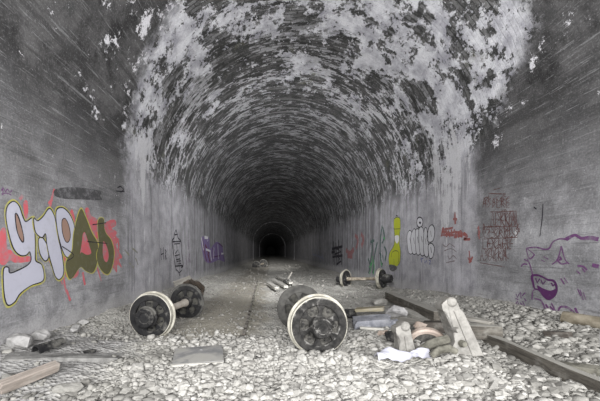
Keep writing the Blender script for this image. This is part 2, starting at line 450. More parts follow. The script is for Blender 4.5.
def build_floor():
    xs = np.linspace(XL - .05, XR + .05, 171)
    ysf = np.concatenate([np.arange(-8, 2, .5), np.arange(2, 14, .05), np.arange(14, 30, .2), np.arange(30, 100, 1.0), np.arange(100, 300, 5.0)])
    Xg, Yg = np.meshgrid(xs, ysf); Zg = floor_z(Xg, Yg)
    Zg += (vn(Xg * 22, Yg * 22, 5) - .5) * .02 * (Yg > 2) * (Yg < 30)
    co = np.stack([Xg, Yg, Zg], -1).reshape(-1, 3)
    ny, nx = Xg.shape
    idx = np.arange(ny * nx).reshape(ny, nx)
    q = np.stack([idx[:-1, :-1], idx[:-1, 1:], idx[1:, 1:], idx[1:, :-1]], -1).reshape(-1, 4)
    me = bpy.data.meshes.new('floor')
    me.from_pydata(co.tolist(), [], q.tolist())
    me.polygons.foreach_set('use_smooth', [True] * len(me.polygons))
    me.materials.append(M_FLOOR)
    o = link(bpy.data.objects.new('floor', me)); o['kind'] = 'structure'
build_floor()

# pixel of the photograph -> point on a known plane of the place
def at_y(u, v, y): return Vector(((u - VU) / F * y, y, CAMH - (v - VV) / F * y))
def at_floor(u, v):
    z = 0.0
    for _ in range(12):
        y = (CAMH - z) * F / (v - VV); x = (u - VU) / F * y
        z = fz(min(max(x, XL), XR), y)
    return Vector((x, y, z))

# ------------------------------------------------------------------ wheelsets
def wheel_parts(root, side, y, mats, R=.40, roll=0.0):
    """a wheel at axle position y; outer face looks towards side (-1 or +1) along the axle."""
    tread_m, face_m, web_m, hub_m = mats
    s = side
    bm = bmesh.new()   # dark rim ring (faces)
    r1 = R - .012
    lathe(bm, [(R * .70, s * .050), (R * .73, s * .062), (r1 - .012, s * .064), (r1, s * .056), (r1, -s * .052), (R * .74, -s * .056), (R * .70, -s * .045)], 56, None, True)
    wheel = obj('wheel', bm, face_m, root, True, 0, None, .6); wheel.location = (0, y, 0); wheel.rotation_euler = (0, roll, 0)
    bm = bmesh.new()   # tread and flange
    lathe(bm, [(R - .013, s * .056), (R, s * .050), (R + .004, -s * .030), (R + .030, -s * .040), (R + .034, -s * .052), (R + .026, -s * .062), (R - .013, -s * .062)], 56, None, True)
    obj('tread', bm, tread_m, wheel, True, 0, None, .7)
    bm = bmesh.new()   # web
    lathe(bm, [(.06, s * .016), (R * .72, s * .010), (R * .72, -s * .010), (.06, -s * .016)], 40, None, True)
    obj('web', bm, web_m, wheel, True, 0, None, .6)
    for k in range(6):
        bm = bmesh.new(); a = 2 * PI * k / 6 + .3
        n = 7
        pts = []
        for i in range(n):
            q = i / (n - 1); r = .10 + (R * .72 - .10) * q
            pts.append((r, .052 - .030 * math.sin(PI * q) + .022 * q * q))
        poly = [(r, wd) for r, wd in pts] + [(r, -wd) for r, wd in reversed(pts)]
        prism(bm, poly, -.046, .046)
        bmesh.ops.rotate(bm, cent=(0, 0, 0), matrix=Matrix.Rotation(a, 3, 'Y'), verts=bm.verts)
        obj('spoke', bm, face_m, wheel, False, .008)
    bm = bmesh.new()   # hub
    lathe(bm, [(.0, s * .105), (.105, s * .105), (.125, s * .09), (.14, s * .03), (.14, -s * .03), (.12, -s * .10), (.0, -s * .10)], 36)
    obj('hub', bm, hub_m, wheel, True, 0, None, .5)
    for k in range(6):
        a = 2 * PI * (k + .5) / 6 + .3
        bm = bmesh.new()
        lathe(bm, [(0, s * .035), (.018, s * .035), (.022, s * .005), (0, s * .005)], 10, T((R * .56 * math.cos(a), 0, -R * .56 * math.sin(a))))
        obj('stud', bm, hub_m, wheel, True, 0, None, .5)
    return wheel
def make_wheelset(label, group, c_out, c_in, mats_a, mats_b, axle_m, box_m, R=.40, boxr=(.17, .17), boxl=(.24, .2)):
    """c_out, c_in: centres of the two wheels"""
    a, b = Vector(c_out), Vector(c_in)
    d = b - a; L = d.length
    mid = (a + b) / 2
    base = Vector((mid.x, mid.y, mid.z - R))
    t = thing('wheelset', label, 'train wheelset', base, (0, 0, 0), group)
    rot = Vector((0, 1, 0)).rotation_difference(d.normalized()).to_euler()
    t.rotation_euler = rot
    # keep the empty at the base: local offset of axle line
    h = L / 2
    up = rot.to_matrix().inverted() @ Vector((0, 0, R))
    def fixup(o): o.location = Vector(o.location) + up
    bm = bmesh.new()
    lathe(bm, [(0, -h), (.085, -h), (.085, -h + .16), (.070, -h + .24), (.062, 0), (.070, h - .24), (.085, h - .16), (.085, h), (0, h)], 28)
    fixup(obj('axle', bm, axle_m, t, True, 0, None, .5))
    fixup(wheel_parts(t, -1, -h, mats_a, R, rnd.random()))
    fixup(wheel_parts(t, 1, h, mats_b, R, rnd.random()))
    for s, br, bl in ((-1, boxr[0], boxl[0]), (1, boxr[1], boxl[1])):
        bm = bmesh.new()
        e0, e1 = s * (h + .09), s * (h + .09 + bl)
        n = 30
        prof = [(br * .80, e0), (br * .97, e0 + s * .03), (br, e0 + s * .07), (br * .90, e1 - s * .06), (br * .86, e1 - s * .012), (br * .78, e1), (br * .5, e1), (br * .46, e1 - s * .012), (0, e1 - s * .012)]
        lathe(bm, prof, n)
        bx = obj('axle_box', bm, box_m, t, True, 0, None, .5); fixup(bx)
        for k in range(6):
            q = 2 * PI * k / 6
            bm = bmesh.new()
            lathe(bm, [(0, e1 + s * .018), (.014, e1 + s * .018), (.014, e1 - s * .01)], 6, T((br * .64 * math.cos(q), 0, br * .64 * math.sin(q))))
            obj('bolt', bm, box_m, bx)
    return t
BLK = (M_TREAD, M_BLACK, M_DUSTD, M_BLACK)
BLKT = (mat_plain('tan_dusty_tread', (.15, .14, .11), (.30, .285, .24), 7, .85, .3), M_BLACK, M_BLACK, M_BLACK)
BLKD = (M_TREADD, M_BLACK, M_DUSTD, M_BLACK)
GRY = (M_TREAD, M_IRON, M_DUST, M_IRON)
GRYD = (M_TREADD, M_TREADD, M_DUSTD, M_TREADD)
WG = 'abandoned wheelsets on the tunnel floor'
make_wheelset('nearest rusty wheelset, grey cast wheel with cream edge half sunk in pale ballast', WG,
              at_y(318.5, 325, 4.2), at_y(299.5, 307.5, 5.65), GRY, GRYD, M_RUSTY, M_IRON, .395, (.15, .13), (.16, .1))
make_wheelset('black faced wheelset lying beside the left wall with pinkish bare axle', WG,
              at_y(151.5, 315.5, 5.15), at_y(187, 302, 6.65), BLK, BLKD, M_AXLE, M_BLACK, .375, (.185, .15), (.15, .1))
make_wheelset('wheelset lying crosswise by the right wall below green and yellow graffiti', WG,
              at_y(381.5, 278.6, 11.5), at_y(345.5, 279, 12.6), BLKT, BLKT, M_RUST, M_BLACK, .365, (.17, .17), (.30, .30))
make_wheelset('tiny distant wheelset near the dark far end of the tunnel', WG,
              at_y(256.3, 265.6, 29), at_y(263.7, 263.4, 30.6), BLKD, BLKD, M_RUST, M_BLACK, .40, (.15, .15), (.2, .2))

# ------------------------------------------------------------------ debris builders
def beam(name, label, cat, a, b, wd, ht, mat, rough=.006, roll=0.0, group=None, cuts=3, taper=1.0, seed=None):
    """a timber or slab running from point a to point b (centre line)"""
    a, b = Vector(a), Vector(b); d = b - a; L = d.length
    bm = bmesh.new()
    vs = bmesh.ops.create_cube(bm, size=1.0)['verts']
    for v in vs:
        k = taper if v.co.x > 0 else 1.0
        v.co = Vector((v.co.x * L, v.co.y * wd * k, v.co.z * ht * k))
    el = [e for e in bm.edges if abs(e.verts[0].co.x - e.verts[1].co.x) > L * .5]
    bmesh.ops.subdivide_edges(bm, edges=el, cuts=max(4, int(L / .12)), use_grid_fill=True)
    bmesh.ops.subdivide_edges(bm, edges=[e for e in bm.edges if abs(e.verts[0].co.y - e.verts[1].co.y) > wd * .4 or abs(e.verts[0].co.z - e.verts[1].co.z) > ht * .4], cuts=2, use_grid_fill=True)
    sd = seed if seed is not None else rnd.random() * 50
    for v in bm.verts:
        q = Vector((v.co.x * 2.5 + sd, v.co.y * 9, v.co.z * 9))
        v.co += Vector((mnoise.noise(q * 3) * rough * 3 * (abs(v.co.x) > L * .48), mnoise.noise(q + Vector((9, 0, 0))) * rough, mnoise.noise(q + Vector((0, 7, 0))) * rough))
    x = d.normalized(); up = Vector((0, 0, 1)); yv = up.cross(x).normalized(); zv = x.cross(yv)
    R = Matrix((x, yv, zv)).transposed()
    o = obj(name, bm, mat, None, False, min(wd, ht) * .06)
    o.matrix_world = Matrix.Translation((a + b) / 2) @ R.to_4x4() @ Matrix.Rotation(roll, 4, 'X')
    return tag(o, label, cat, group)
def hull(seed, n=16, sx=1, sy=1, sz=1, bm=None):
    r = random.Random(seed); bm = bm or bmesh.new()
    for _ in range(n):
        v = Vector((r.gauss(0, 1), r.gauss(0, 1), r.gauss(0, 1))).normalized() * r.uniform(.85, 1.0)
        bm.verts.new((v.x * sx, v.y * sy, v.z * sz))
    g = bmesh.ops.convex_hull(bm, input=bm.verts)
    bmesh.ops.delete(bm, geom=[x for x in g['geom_interior'] if isinstance(x, bmesh.types.BMVert)], context='VERTS')
    return bm
def rock(name, label, cat, loc, size, mat, seed, rot=0, sub=2, group=None):
    bm = hull(seed, 22, *size)
    bmesh.ops.subdivide_edges(bm, edges=bm.edges[:], cuts=sub, use_grid_fill=True)
    m = min(size)
    for v in bm.verts:
        q = Vector(v.co) / m * 1.1 + Vector((seed, 0, 0))
        v.co += mnoise.noise_vector(q) * m * .12 + mnoise.noise_vector(q * 3) * m * .05
    o = obj(name, bm, mat); o.location = loc; o.rotation_euler = (0, 0, rot)
    return tag(o, label, cat, group)

# --- the long timbers
def on(u, v, h=0.0): return at_floor(u, v) + Vector((0, 0, h))
beam('timber_sleeper', 'grey topped sleeper with dark side sloping up toward the right wall', 'railway sleeper',
     on(389, 300.5, .13), on(440, 325.5, .16), .22, .22, M_PALETOPTIMBER, .012)
beam('broken_plank', 'pale plank lying just below the long grey topped sleeper', 'plank',
     on(403, 312, .05), on(437, 328, .06), .16, .08, M_PALETIMBER, .012, .25)
beam('timber_block', 'dark brown squared timber end beside the tall pale casting', 'railway sleeper',
     on(464, 337.5, .13), on(501, 339, .13), .18, .19, M_PALETOPTIMBER, .010)
beam('grey_board', 'grey board lying on top of the dark squared timber', 'plank',
     on(462, 336, .235) + Vector((0, .05, 0)), on(496, 337, .235) + Vector((0, .08, 0)), .14, .045, M_GREYTIMBER, .010)
beam('half_buried_timber', 'long olive grey timber half buried along the lower right corner', 'timber',
     (2.98, 2.35, .17), (3.10, 4.65, .20), .15, .14, M_PALETOPTIMBER, .016, .12)
beam('buried_board', 'low dusty board branching right from the half buried corner timber', 'plank',
     on(541, 367, .045), on(600, 372, .045), .12, .07, M_OLIVE, .012, .2)
bm = bmesh.new()
lathe(bm, [(0, -.45), (.075, -.45), (.085, -.2), (.08, .1), (.088, .4), (0, .42)], 18)
for vv in bm.verts: vv.co += mnoise.noise_vector(vv.co * 6) * .02
o = obj('log', bm, mat_plain('brown_log', (.10, .085, .06), (.22, .195, .15), 6, .9, .6), None, True, 0, None, .8); o.location = (4.40, 4.0, fz(4.40, 4.0) + .07); o.rotation_euler = (0.05, 0, .55)
tag(o, 'rounded brown log against the right wall at the frame edge', 'log')
beam('gap_shade', 'short black bar standing for the shadow gap under the foot of the right wall', 'plank',
     on(545, 337, .05), on(571, 337, .06), .10, .08, M_SHADE, .008)  # black bar put where there is a shadowed gap
# --- slabs behind the near wheelset
beam('iron_bar_end', 'dark iron bar end poking out behind the near wheel', 'iron bar', on(344, 318, .10), on(356, 318, .10), .16, .17, M_BLACK, .01)
beam('ochre_board', 'ochre board lying on the broken bluish slabs', 'plank',
     on(356, 319, .19), on(384, 318, .19), .22, .07, M_OCHRE, .012)
rock('concrete_lump', 'pale lumpy broken concrete block at the right end of the ochre board', 'concrete block', on(396, 319, .13), (.28, .20, .15), M_SLABP, 5, .3)
beam('concrete_slab', 'bluish grey broken slab below the ochre board', 'concrete slab', on(354, 328, .09), on(390, 326, .11), .34, .15, M_SLAB, .030, .12, None, 3, .8)
rock('concrete_lump', 'small bluish concrete lump touching the right end of the broken slab', 'concrete block', on(394, 327.5, .06), (.16, .14, .10), M_SLAB, 23, .4)
rock('broken_brick', 'reddish brown brick lump between the short casting and blue slab', 'brick', on(384, 336, .04), (.13, .09, .055), M_PINK, 31, .2)
rock('broken_brick', 'reddish stained brick lump behind the half buried rim', 'brick', on(420, 333, .12), (.13, .10, .08), M_PINK, 37, .2)
beam('sleeper_shade', 'dark block standing for the shadow beneath the grey topped sleeper', 'plank', on(424, 332, .09), on(447, 333, .09), .20, .17, M_SHADE, .012)  # dark block put in for the shade under the sleeper
beam('black_stub', 'black pipe stub beside the short pale casting', 'pipe', on(386, 343, .09), on(396, 342, .09), .13, .14, M_BLACK, .01)

beam('lath', 'thin pale lath lying across the blue slab toward the short casting', 'plank', on(360, 331, .06), on(384, 333, .06), .06, .04, M_PALETIMBER, .008)
beam('splintered_board', 'splintered grey board between the concrete lump and pale plank', 'plank', on(398, 325, .10), on(424, 331, .12), .14, .06, M_GREYTIMBER, .014, .3)
rock('rubble_block', 'dark rubble block behind the left end of the grey topped sleeper', 'rubble', on(380, 303, .08), (.28, .2, .12), M_STONE_D, 91, .3)
# --- pale castings (a short one and a tall one)
def casting(name, label, loc, h, lean, yaw, tall):
    t = thing(name, label, 'iron casting', loc, (lean[0], lean[1], yaw))
    k = h
    w0, w1, th = (.155, .085, .085) if tall else (.125, .085, .085)
    bm = bmesh.new()
    if tall:
        pts = [(-.16, -.12), (.155, -.12), (.135, k * .30), (.12, k * .70), (.09, k * .80), (.095, k * .88), (.07, k * .97), (-.02, k * .99), (-.10, k * .95), (-.115, k * .86), (-.085, k * .80),
               (-.075, k * .62), (-.085, k * .46), (-.12, k * .34), (-.22, k * .22), (-.33, k * .13), (-.36, k * .02), (-.22, k * .04)]
    else:
        pts = [(-.125, -.12), (.13, -.12), (.115, k * .25), (.085, k * .62), (.09, k * .82), (.065, k * .97), (-.03, k * .98), (-.095, k * .92), (-.10, k * .76), (-.07, k * .64), (-.055, k * .45), (-.09, k * .22)]
    prism(bm, pts, -th, th)
    bmesh.ops.triangulate(bm, faces=[f for f in bm.faces if len(f.verts) > 4])
    obj('body', bm, M_CAST, t, False, .018)
    bm = bmesh.new()                # two rounded lobes of the head
    x, z, r = .030, k * .93, .068
    lathe(bm, [(0, -th - .035), (r * .6, -th - .035), (r, -th - .005), (r, th), (r * .8, th + .02), (0, th + .02)], 8, T((x, 0, z)))
    obj('head', bm, M_CAST, t, False, .012)
    bm = bmesh.new()                # raised rib down the face
    if tall: prism(bm, [(.015, -.1), (.065, -.1), (.045, k * .72), (.005, k * .80)], -th - .016, -th + .01)
    else: prism(bm, [(.0, -.1), (.05, -.1), (.03, k * .6), (-.005, k * .62)], -th - .016, -th + .01)
    obj('rib', bm, M_CAST, t, False, .010)
    if tall:
        bm = bmesh.new(); prism(bm, [(.09, -.1), (.165, -.1), (.150, k * .35), (.128, k * .74), (.09, k * .76)], -th + .012, th + .05)
        obj('side_flange', bm, M_CAST, t, False, .010)
        for x, z, r, m in ((-.05, k * .29, .045, M_OLIVE), (-.06, k * .52, .035, M_CAST)):
            bm = bmesh.new(); lathe(bm, [(0, -th - .07), (r * .7, -th - .07), (r, -th - .03), (r, 0)], 10, T((x, 0, z)))
            obj('bolt', bm, m, t, True, 0, None, .6)
    return t
casting('tall_casting', 'tall pale dusty iron casting leaning left among the ballast', (2.52, 3.85, .06), .80, (-.10, -.33, .12), .0, True)
casting('short_casting', 'short pale dusty iron casting standing upright left of the tall leaning one', (1.78, 4.02, .06), .40, (-.08, -.10, .1), .0, False)
# half-buried rim
t = thing('metal_disc', 'pinkish round metal rim half buried left of the tall casting', 'metal rim', at_y(427, 346, 4.25), (.25, 0, -.35))
bm = bmesh.new(); lathe(bm, [(.20, -.03), (.245, -.045), (.27, -.03), (.27, .04), (.20, .04)], 44, None, True)
obj('rim', bm, M_PINK, t, True, 0, None, .6)
bm = bmesh.new(); lathe(bm, [(0, -.01), (.205, .0), (.205, .03), (0, .03)], 40)
obj('disc', bm, M_DUST, t, True, 0, None, .6)
# olive bracket of two bars
def tube(bm, pts, r, n=12):
    rings = []
    P = [Vector(p) for p in pts]
    for i, p in enumerate(P):
        d = (P[min(i + 1, len(P) - 1)] - P[max(i - 1, 0)]).normalized()
        a = d.orthogonal().normalized(); b = d.cross(a)
        if rings:
            a0 = (rings[-1][0].co - P[i - 1]); a = (a0 - d * a0.dot(d)).normalized(); b = d.cross(a)
        rr = r[i] if isinstance(r, (list, tuple)) else r
        rings.append([bm.verts.new(p + (a * math.cos(2 * PI * k / n) + b * math.sin(2 * PI * k / n)) * rr) for k in range(n)])
    for q, s in zip(rings, rings[1:]):
        for k in range(n): bm.faces.new((q[k], q[(k + 1) % n], s[(k + 1) % n], s[k]))
    bm.faces.new(rings[0][::-1]); bm.faces.new(rings[-1])
    return bm
t = thing('brake_hanger', 'olive grey iron bracket lying against the foot of the tall casting', 'iron bracket', at_y(438, 352, 3.75))
B = Vector(t.location)
bm = bmesh.new(); tube(bm, [at_y(u, v, yy) - B for u, v, yy in ((423, 349, 3.8), (430, 344.5, 3.75), (438, 341.5, 3.7), (449, 338.5, 3.68))], [.055, .06, .06, .055], 6)
obj('upper_bar', bm, M_OLIVE, t, False, .012)
bm = bmesh.new(); tube(bm, [at_y(u, v, yy) - B for u, v, yy in ((431, 356, 3.62), (439, 350, 3.60), (449, 348, 3.58), (457, 352, 3.56))], [.04, .05, .05, .04], 6)
obj('lower_bar', bm, M_OLIVE, t, False, .012)

# --- white sheet
def sheet():
    bm = bmesh.new(); nx, ny = 46, 16
    g = []
    for j in range(ny + 1):
        row = []
        for i in range(nx + 1):
            a, b = i / nx, j / ny
            wv = .5 + .5 * math.sin(a * 5 + 1.0) * .35
            x = 1.27 + .68 * a; y = 3.62 + .10 * a + (b - .5) * .26 * wv + .04 * math.sin(a * 9)
            z = .10 + .085 + .02 * math.sin(PI * b) + .018 * math.sin(a * 12 + b * 6) + .007 * math.sin(a * 41 + b * 15) + .05 * math.exp(-((a - .30) / .1) ** 2) * (b)
            z -= .05 * (abs(b - .5) * 2) ** 4
            row.append(bm.verts.new((x, y, z)))
        g.append(row)
    for a, b in zip(g, g[1:]):
        for i in range(nx): bm.faces.new((a[i], a[i + 1], b[i + 1], b[i]))
    o = obj('plastic_sheet', bm, M_CLOTH, None, True)
    m = o.modifiers.new('thick', 'SOLIDIFY'); m.thickness = .006
    tag(o, 'crumpled white plastic sheet on ballast in front of the short casting', 'plastic sheet')
sheet()

# --- left foreground
beam('fence_post', 'pinkish weathered timber post in the lower left corner', 'timber post', on(-2, 398, .09), on(57, 375, .10), .11, .10, M_PINKTIMBER, .010, .3, taper=.85)
rock('dark_stone', 'dark flat stone tucked under the pinkish timber post', 'stone', (-2.02, 3.03, .05), (.17, .09, .05), M_STONE_D, 61, .2)
pa, pb = on(36, 354.5, .03), on(62, 347.5, .03); pd = pb - pa
t = thing('broken_pipe', 'dark curved pipe shard lying on grey mud by the left wall', 'pipe', (pa + pb) / 2, (0, -.08, math.atan2(pd.y, pd.x)))
bm = bmesh.new(); n = 14; rows = []
for x in [pd.length * q for q in (-.5, -.25, 0, .25, .5)]:
    o_ = [bm.verts.new((x, .07 * math.cos(PI * k / n), .075 * math.sin(PI * k / n) * (1.1 - x))) for k in range(n + 1)]
    i_ = [bm.verts.new((x, .056 * math.cos(PI * k / n), .060 * math.sin(PI * k / n) * (1.1 - x))) for k in range(n, -1, -1)]
    rows.append(o_ + i_)
for a, b in zip(rows, rows[1:]):
    m_ = len(a)
    for k in range(m_): bm.faces.new((a[k], a[(k + 1) % m_], b[(k + 1) % m_], b[k]))
bm.faces.new(rows[0]); bm.faces.new(rows[-1][::-1])
obj('shell', bm, M_BLACK, t, True, 0, None, .8)
beam('iron_strip', 'thin dark iron strip on the mud right of the pipe shard', 'iron strip', on(84, 354, .02), on(95, 352.5, .025), .07, .035, M_BLACK, .006)
beam('wood_chip', 'short dark wood chip behind the pinkish timber post', 'wood chip', on(47, 369, .025), on(57, 366, .03), .05, .035, M_OLIVE, .01)
# mud-covered boards along the left
beam('muddy_board', 'long mud covered board running along the left wall foot', 'plank', on(8, 357, -.022), on(122, 356, -.026), .22, .06, M_SLABP if False else mat_plain('dried_grey_mud', (.13, .127, .12), (.24, .235, .222), 9, .95, .7), .02, .0)
for i, (x, y, s_) in enumerate(((-3.18, 3.85, .14), (-3.22, 4.25, .11), (-3.05, 4.75, .09), (-3.2, 5.2, .08))):
    lab = ['large whitish rubble lump at the left wall foot by the frame edge', 'second whitish rubble lump along the left wall foot',
           'third whitish rubble lump along the left wall foot', 'small whitish rubble lump along the left wall foot nearest the black wheels'][i]
    rock('rubble_lump', lab, 'rubble', (x, y, fz(x, y) + .06), (s_ * 1.4, s_, s_ * .8), M_ROCKW, 70 + i, i, group='whitish lumps along the left wall')
# steel plate with a hole
cs = [on(172, 368, .030), on(224, 365, .035), on(222, 347.5, .02), on(175, 351, .02)]
ctr = sum(cs, Vector()) / 4
t = thing('steel_plate', 'flat grey steel plate with a small round hole in the ballast', 'metal plate', ctr)
Hc = on(201, 354.5, .045) - ctr
bm = bmesh.new()
vo = [bm.verts.new(c - ctr) for c in cs]
vh = [bm.verts.new(Hc + Vector((.026 * math.cos(2 * PI * k / 16), .030 * math.sin(2 * PI * k / 16), 0))) for k in range(16)]
ed = [bm.edges.new((vo[i], vo[(i + 1) % 4])) for i in range(4)] + [bm.edges.new((vh[i], vh[(i + 1) % 16])) for i in range(16)]
bmesh.ops.triangle_fill(bm, edges=ed, use_beauty=True)
bmesh.ops.delete(bm, geom=[f for f in bm.faces if all((v.co - Hc).length < .04 for v in f.verts)], context='FACES')
r_ = bmesh.ops.extrude_face_region(bm, geom=bm.faces[:])
bmesh.ops.translate(bm, vec=(0, 0, .02), verts=[v for v in r_['geom'] if isinstance(v, bmesh.types.BMVert)])
obj('sheet', bm, M_PLATE, t)
bm = bmesh.new(); e_ = cs[1] - cs[0]
box(bm, (e_.length, .03, .03), T((cs[0] + cs[1]) / 2 - ctr - Vector((0, .015, .0)), (0, 0, math.atan2(e_.y, e_.x))), 4, .006, 3)
obj('front_lip', bm, M_PALETIMBER, t)
bm = bmesh.new(); lathe(bm, [(0, 0), (.027, 0)], 16, T(Hc + Vector((0, 0, -.012)), (PI / 2, 0, 0)))
obj('hole', bm, M_BLACK, t)  # black disc below the opening paints the darkness inside it
# buried rail with its row of clips
t = thing('buried_rail', 'buried rail head with a row of clips running into the tunnel', 'rail', (-.44, 5.0, fz(-.44, 5.0)), (0, 0, .018))
bm = bmesh.new(); vs = box(bm, (.05, 11.0, .06), T((0, 5.6, .012)))
obj('rail_head', bm, M_RUSTY, t)
for k in range(26):
    bm = bmesh.new(); box(bm, (.07, .05, .05), T((.05, .5 + k * .36, .02 + rnd.uniform(-.005, .01)), (0, 0, rnd.uniform(-.4, .4))))
    obj('clip', bm, M_OLIVE, t, False, .008)

# --- plank pile in the mid distance
pl = [((268.5, 287), (277, 292.5)), ((273, 283.5), (286, 290.5)), ((277.5, 280), (291, 286.5)), ((289, 283), (301, 289))]
labs = ['leftmost pale plank of the heap behind the near wheelset', 'second pale plank from left in the heap behind the near wheelset',
        'third pale plank from left in the heap behind the near wheelset', 'rightmost pale plank of the heap behind the near wheelset']
for i, (a, b) in enumerate(pl):
    A = on(a[0], a[1], .17); Bp = on(b[0], b[1], .14)
    beam('heap_plank', labs[i], 'plank', A, Bp, .16, .10, M_PALETIMBER, .012, .1, 'pale planks heaped in mid tunnel')
rock('debris_lump', 'dark debris lump at the top of the pale plank heap', 'rubble', at_y(288, 281.5, 13.0), (.28, .2, .16), M_IRON, 83, .2)
rock('debris_lump', 'small grey debris lump right of the pale plank heap', 'rubble', at_y(297, 285, 12.0), (.22, .2, .10), M_STONE_D, 84, .2)
beam('stick', 'thin stick poking up from the pale plank heap', 'stick', at_y(287, 281, 13), at_y(292, 272, 13.2), .05, .05, M_GREYTIMBER, .01)
# --- debris behind the left wheelset
t = thing('rusty_bracket', 'dark rusty metal frame standing behind the black faced wheelset', 'iron frame', at_y(188, 300, 8.0), (0, 0, .2))
B = Vector(t.location)
Ri = Euler((0, 0, .2)).to_matrix().inverted()
def loc(u, v, y): return Ri @ (at_y(u, v, y) - B)
for pts, r in (([(178, 296, 8.0), (181, 284, 8.0), (190, 281, 8.0)], .07), ([(190, 281, 8.0), (198, 284, 8.1), (203, 289, 8.2)], .075), ([(203, 289, 8.2), (201, 297, 8.1)], .05), ([(186, 281, 8.2), (188, 298, 8.2)], .05)):
    bm = bmesh.new(); tube(bm, [loc(*p) for p in pts], r, 8)
    obj('bar', bm, M_RUSTY, t, False)
beam('pale_board', 'short pale board resting on the rusty frame behind the black faced wheelset', 'plank', at_y(174, 284, 7.9), at_y(191, 277.5, 8.1), .16, .06, M_GREYTIMBER, .01, .4)

# ------------------------------------------------------------------ rubble
LARGE = []
def density(x, y):
    d = 90 * sst(y, 9.0, 5.0) + 1000 * sst(y, 5.4, 3.7) * sst(x, -2.3, -1.3)             # pale heap in front
    d = d + 150 * sst(x, -1.7, -2.3) * sst(y, 3.7, 3.2)
    d = d + 210 * sst(x, .5, 1.3) * sst(y, 8.0, 4.8)            # right bank
    d = d + 90 * sst(x, .0, .8) * sst(y, 14, 6)
    d = d + 55 * sst(x, -2.0, -2.6) * sst(y, 4.2, 5.0) * sst(y, 9, 6)
    d = d + 22 * sst(y, 24, 9) + 3
    return d * (.35 + 1.3 * vn(x * 1.7, y * 1.7, 21))
def scatter():
    N = 420000
    yy = 2.35 + (40 - 2.35) * npr.random(N) ** 2.0
    pdf = 1 / (2 * np.sqrt((yy - 2.35) / 37.65 + 1e-6) * 37.65)        # density of y
    xx = XL + .08 + (XR - XL - .16) * npr.random(N)
    want = density(xx, yy) * (XR - XL - .16)
    keep = npr.random(N) < want / (N * pdf)
    xx, yy = xx[keep], yy[keep]
    size = .014 + .026 * npr.random(len(xx)) ** 1.6 + .035 * (npr.random(len(xx)) > .93)
    size = size * np.where(yy > 5.5, .72, 1.0) * np.where(yy > 12, 1.5, 1.0)
    size = size * np.where((xx < -1.6) & (yy < 4.2), .85, 1.0)
    return xx, yy, size
sx_, sy_, ss_ = scatter()
# keep clear of the plate, sheet, mud and timber tops
def clear(x, y):
    k = (x > -1.30) & (x < -.58) & (y > 3.78) & (y < 4.40)
    k |= (x < -1.75 - .25 * np.sin(y * 9)) & (y > 3.15) & (y < 4.6) & (npr.random(len(x)) < .93)
    k |= (x > 2.93) & (x < 3.25) & (y < 4.8) & (npr.random(len(x)) < .85)
    k |= (x > 1.3) & (x < 1.95) & (y > 3.5) & (y < 3.85)
    u = VU + x / y * F; v = VV + (CAMH - floor_z(x, y)) / y * F
    k |= (u > 340) & (u < 450) & (v > 298) & (v < 333) & (npr.random(len(x)) < .8)
    k |= (u > 455) & (u < 505) & (v > 322) & (v < 342) & (npr.random(len(x)) < .8)
    return ~k
ok = clear(sx_, sy_); sx_, sy_, ss_ = sx_[ok], sy_[ok], ss_[ok]
templates = []
for i in range(14):
    bm = hull(200 + i, 15, 1.0, .8 + .05 * (i % 5), .55 + .04 * (i % 4))
    bmesh.ops.triangulate(bm, faces=bm.faces[:])
    bm.verts.ensure_lookup_table(); bm.verts.index_update()
    templates.append((np.array([v.co[:] for v in bm.verts]), np.array([[v.index for v in f.verts] for f in bm.faces])))
    bm.free()
app = ss_ / sy_
vis = (np.abs(VU + sx_ / sy_ * F - 300) < 300) & (VV + (CAMH - floor_z(sx_, sy_)) / sy_ * F < 400)
order = np.argsort(-(app * vis))
single = order[:300]; rest = order[300:]
def stone_meshes(mat):
    out = []
    for v, f in templates:
        me = bpy.data.meshes.new('ballast_stone'); me.from_pydata(v.tolist(), [], f.tolist()); me.materials.append(mat); out.append(me)
    return out
SM, SMD = stone_meshes(M_STONE), stone_meshes(M_STONE_D)
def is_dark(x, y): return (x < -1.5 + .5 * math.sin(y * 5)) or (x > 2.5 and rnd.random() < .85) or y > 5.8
for i in single:
    x, y, s = float(sx_[i]), float(sy_[i]), float(ss_[i])
    dk = is_dark(x, y)
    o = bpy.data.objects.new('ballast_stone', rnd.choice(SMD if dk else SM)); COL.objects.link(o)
    o.location = (x, y, fz(x, y) + s * .16); o.scale = (s * 1.25, s * 1.25, s * 1.25)
    o.rotation_euler = (rnd.uniform(-.4, .4), rnd.uniform(-.4, .4), rnd.uniform(0, 6.28))
    if dk: tag(o, 'loose darker grey angular stone lying on the dirt', 'stone', 'loose grey stones')
    else: tag(o, 'loose pale angular ballast stone in the near rubble', 'stone', 'loose pale stones')
def merge(name, idx, mat, label):
    V, Fc, off = [], [], 0
    for i in idx:
        v, f = templates[int(npr.integers(len(templates)))]
        s = ss_[i] * 1.25
        e = Euler((npr.uniform(-.5, .5), npr.uniform(-.5, .5), npr.uniform(0, 6.28))).to_matrix()
        p = (v * s) @ np.array(e).T + np.array([sx_[i], sy_[i], fz(sx_[i], sy_[i]) + s * .14])
        V.append(p); Fc.append(f + off); off += len(v)
    V = np.concatenate(V); Fc = np.concatenate(Fc)
    me = bpy.data.meshes.new(name)
    me.vertices.add(len(V)); me.vertices.foreach_set('co', V.astype(np.float32).ravel())
    me.loops.add(len(Fc) * 3); me.loops.foreach_set('vertex_index', Fc.astype(np.int32).ravel())
    me.polygons.add(len(Fc)); me.polygons.foreach_set('loop_start', np.arange(0, len(Fc) * 3, 3, dtype=np.int32))
    me.update(calc_edges=True); me.validate()
    me.materials.append(mat)
    o = link(bpy.data.objects.new(name, me))
    tag(o, label, 'rubble', None, 'stuff')
dark = np.array([is_dark(float(sx_[i]), float(sy_[i])) for i in rest])
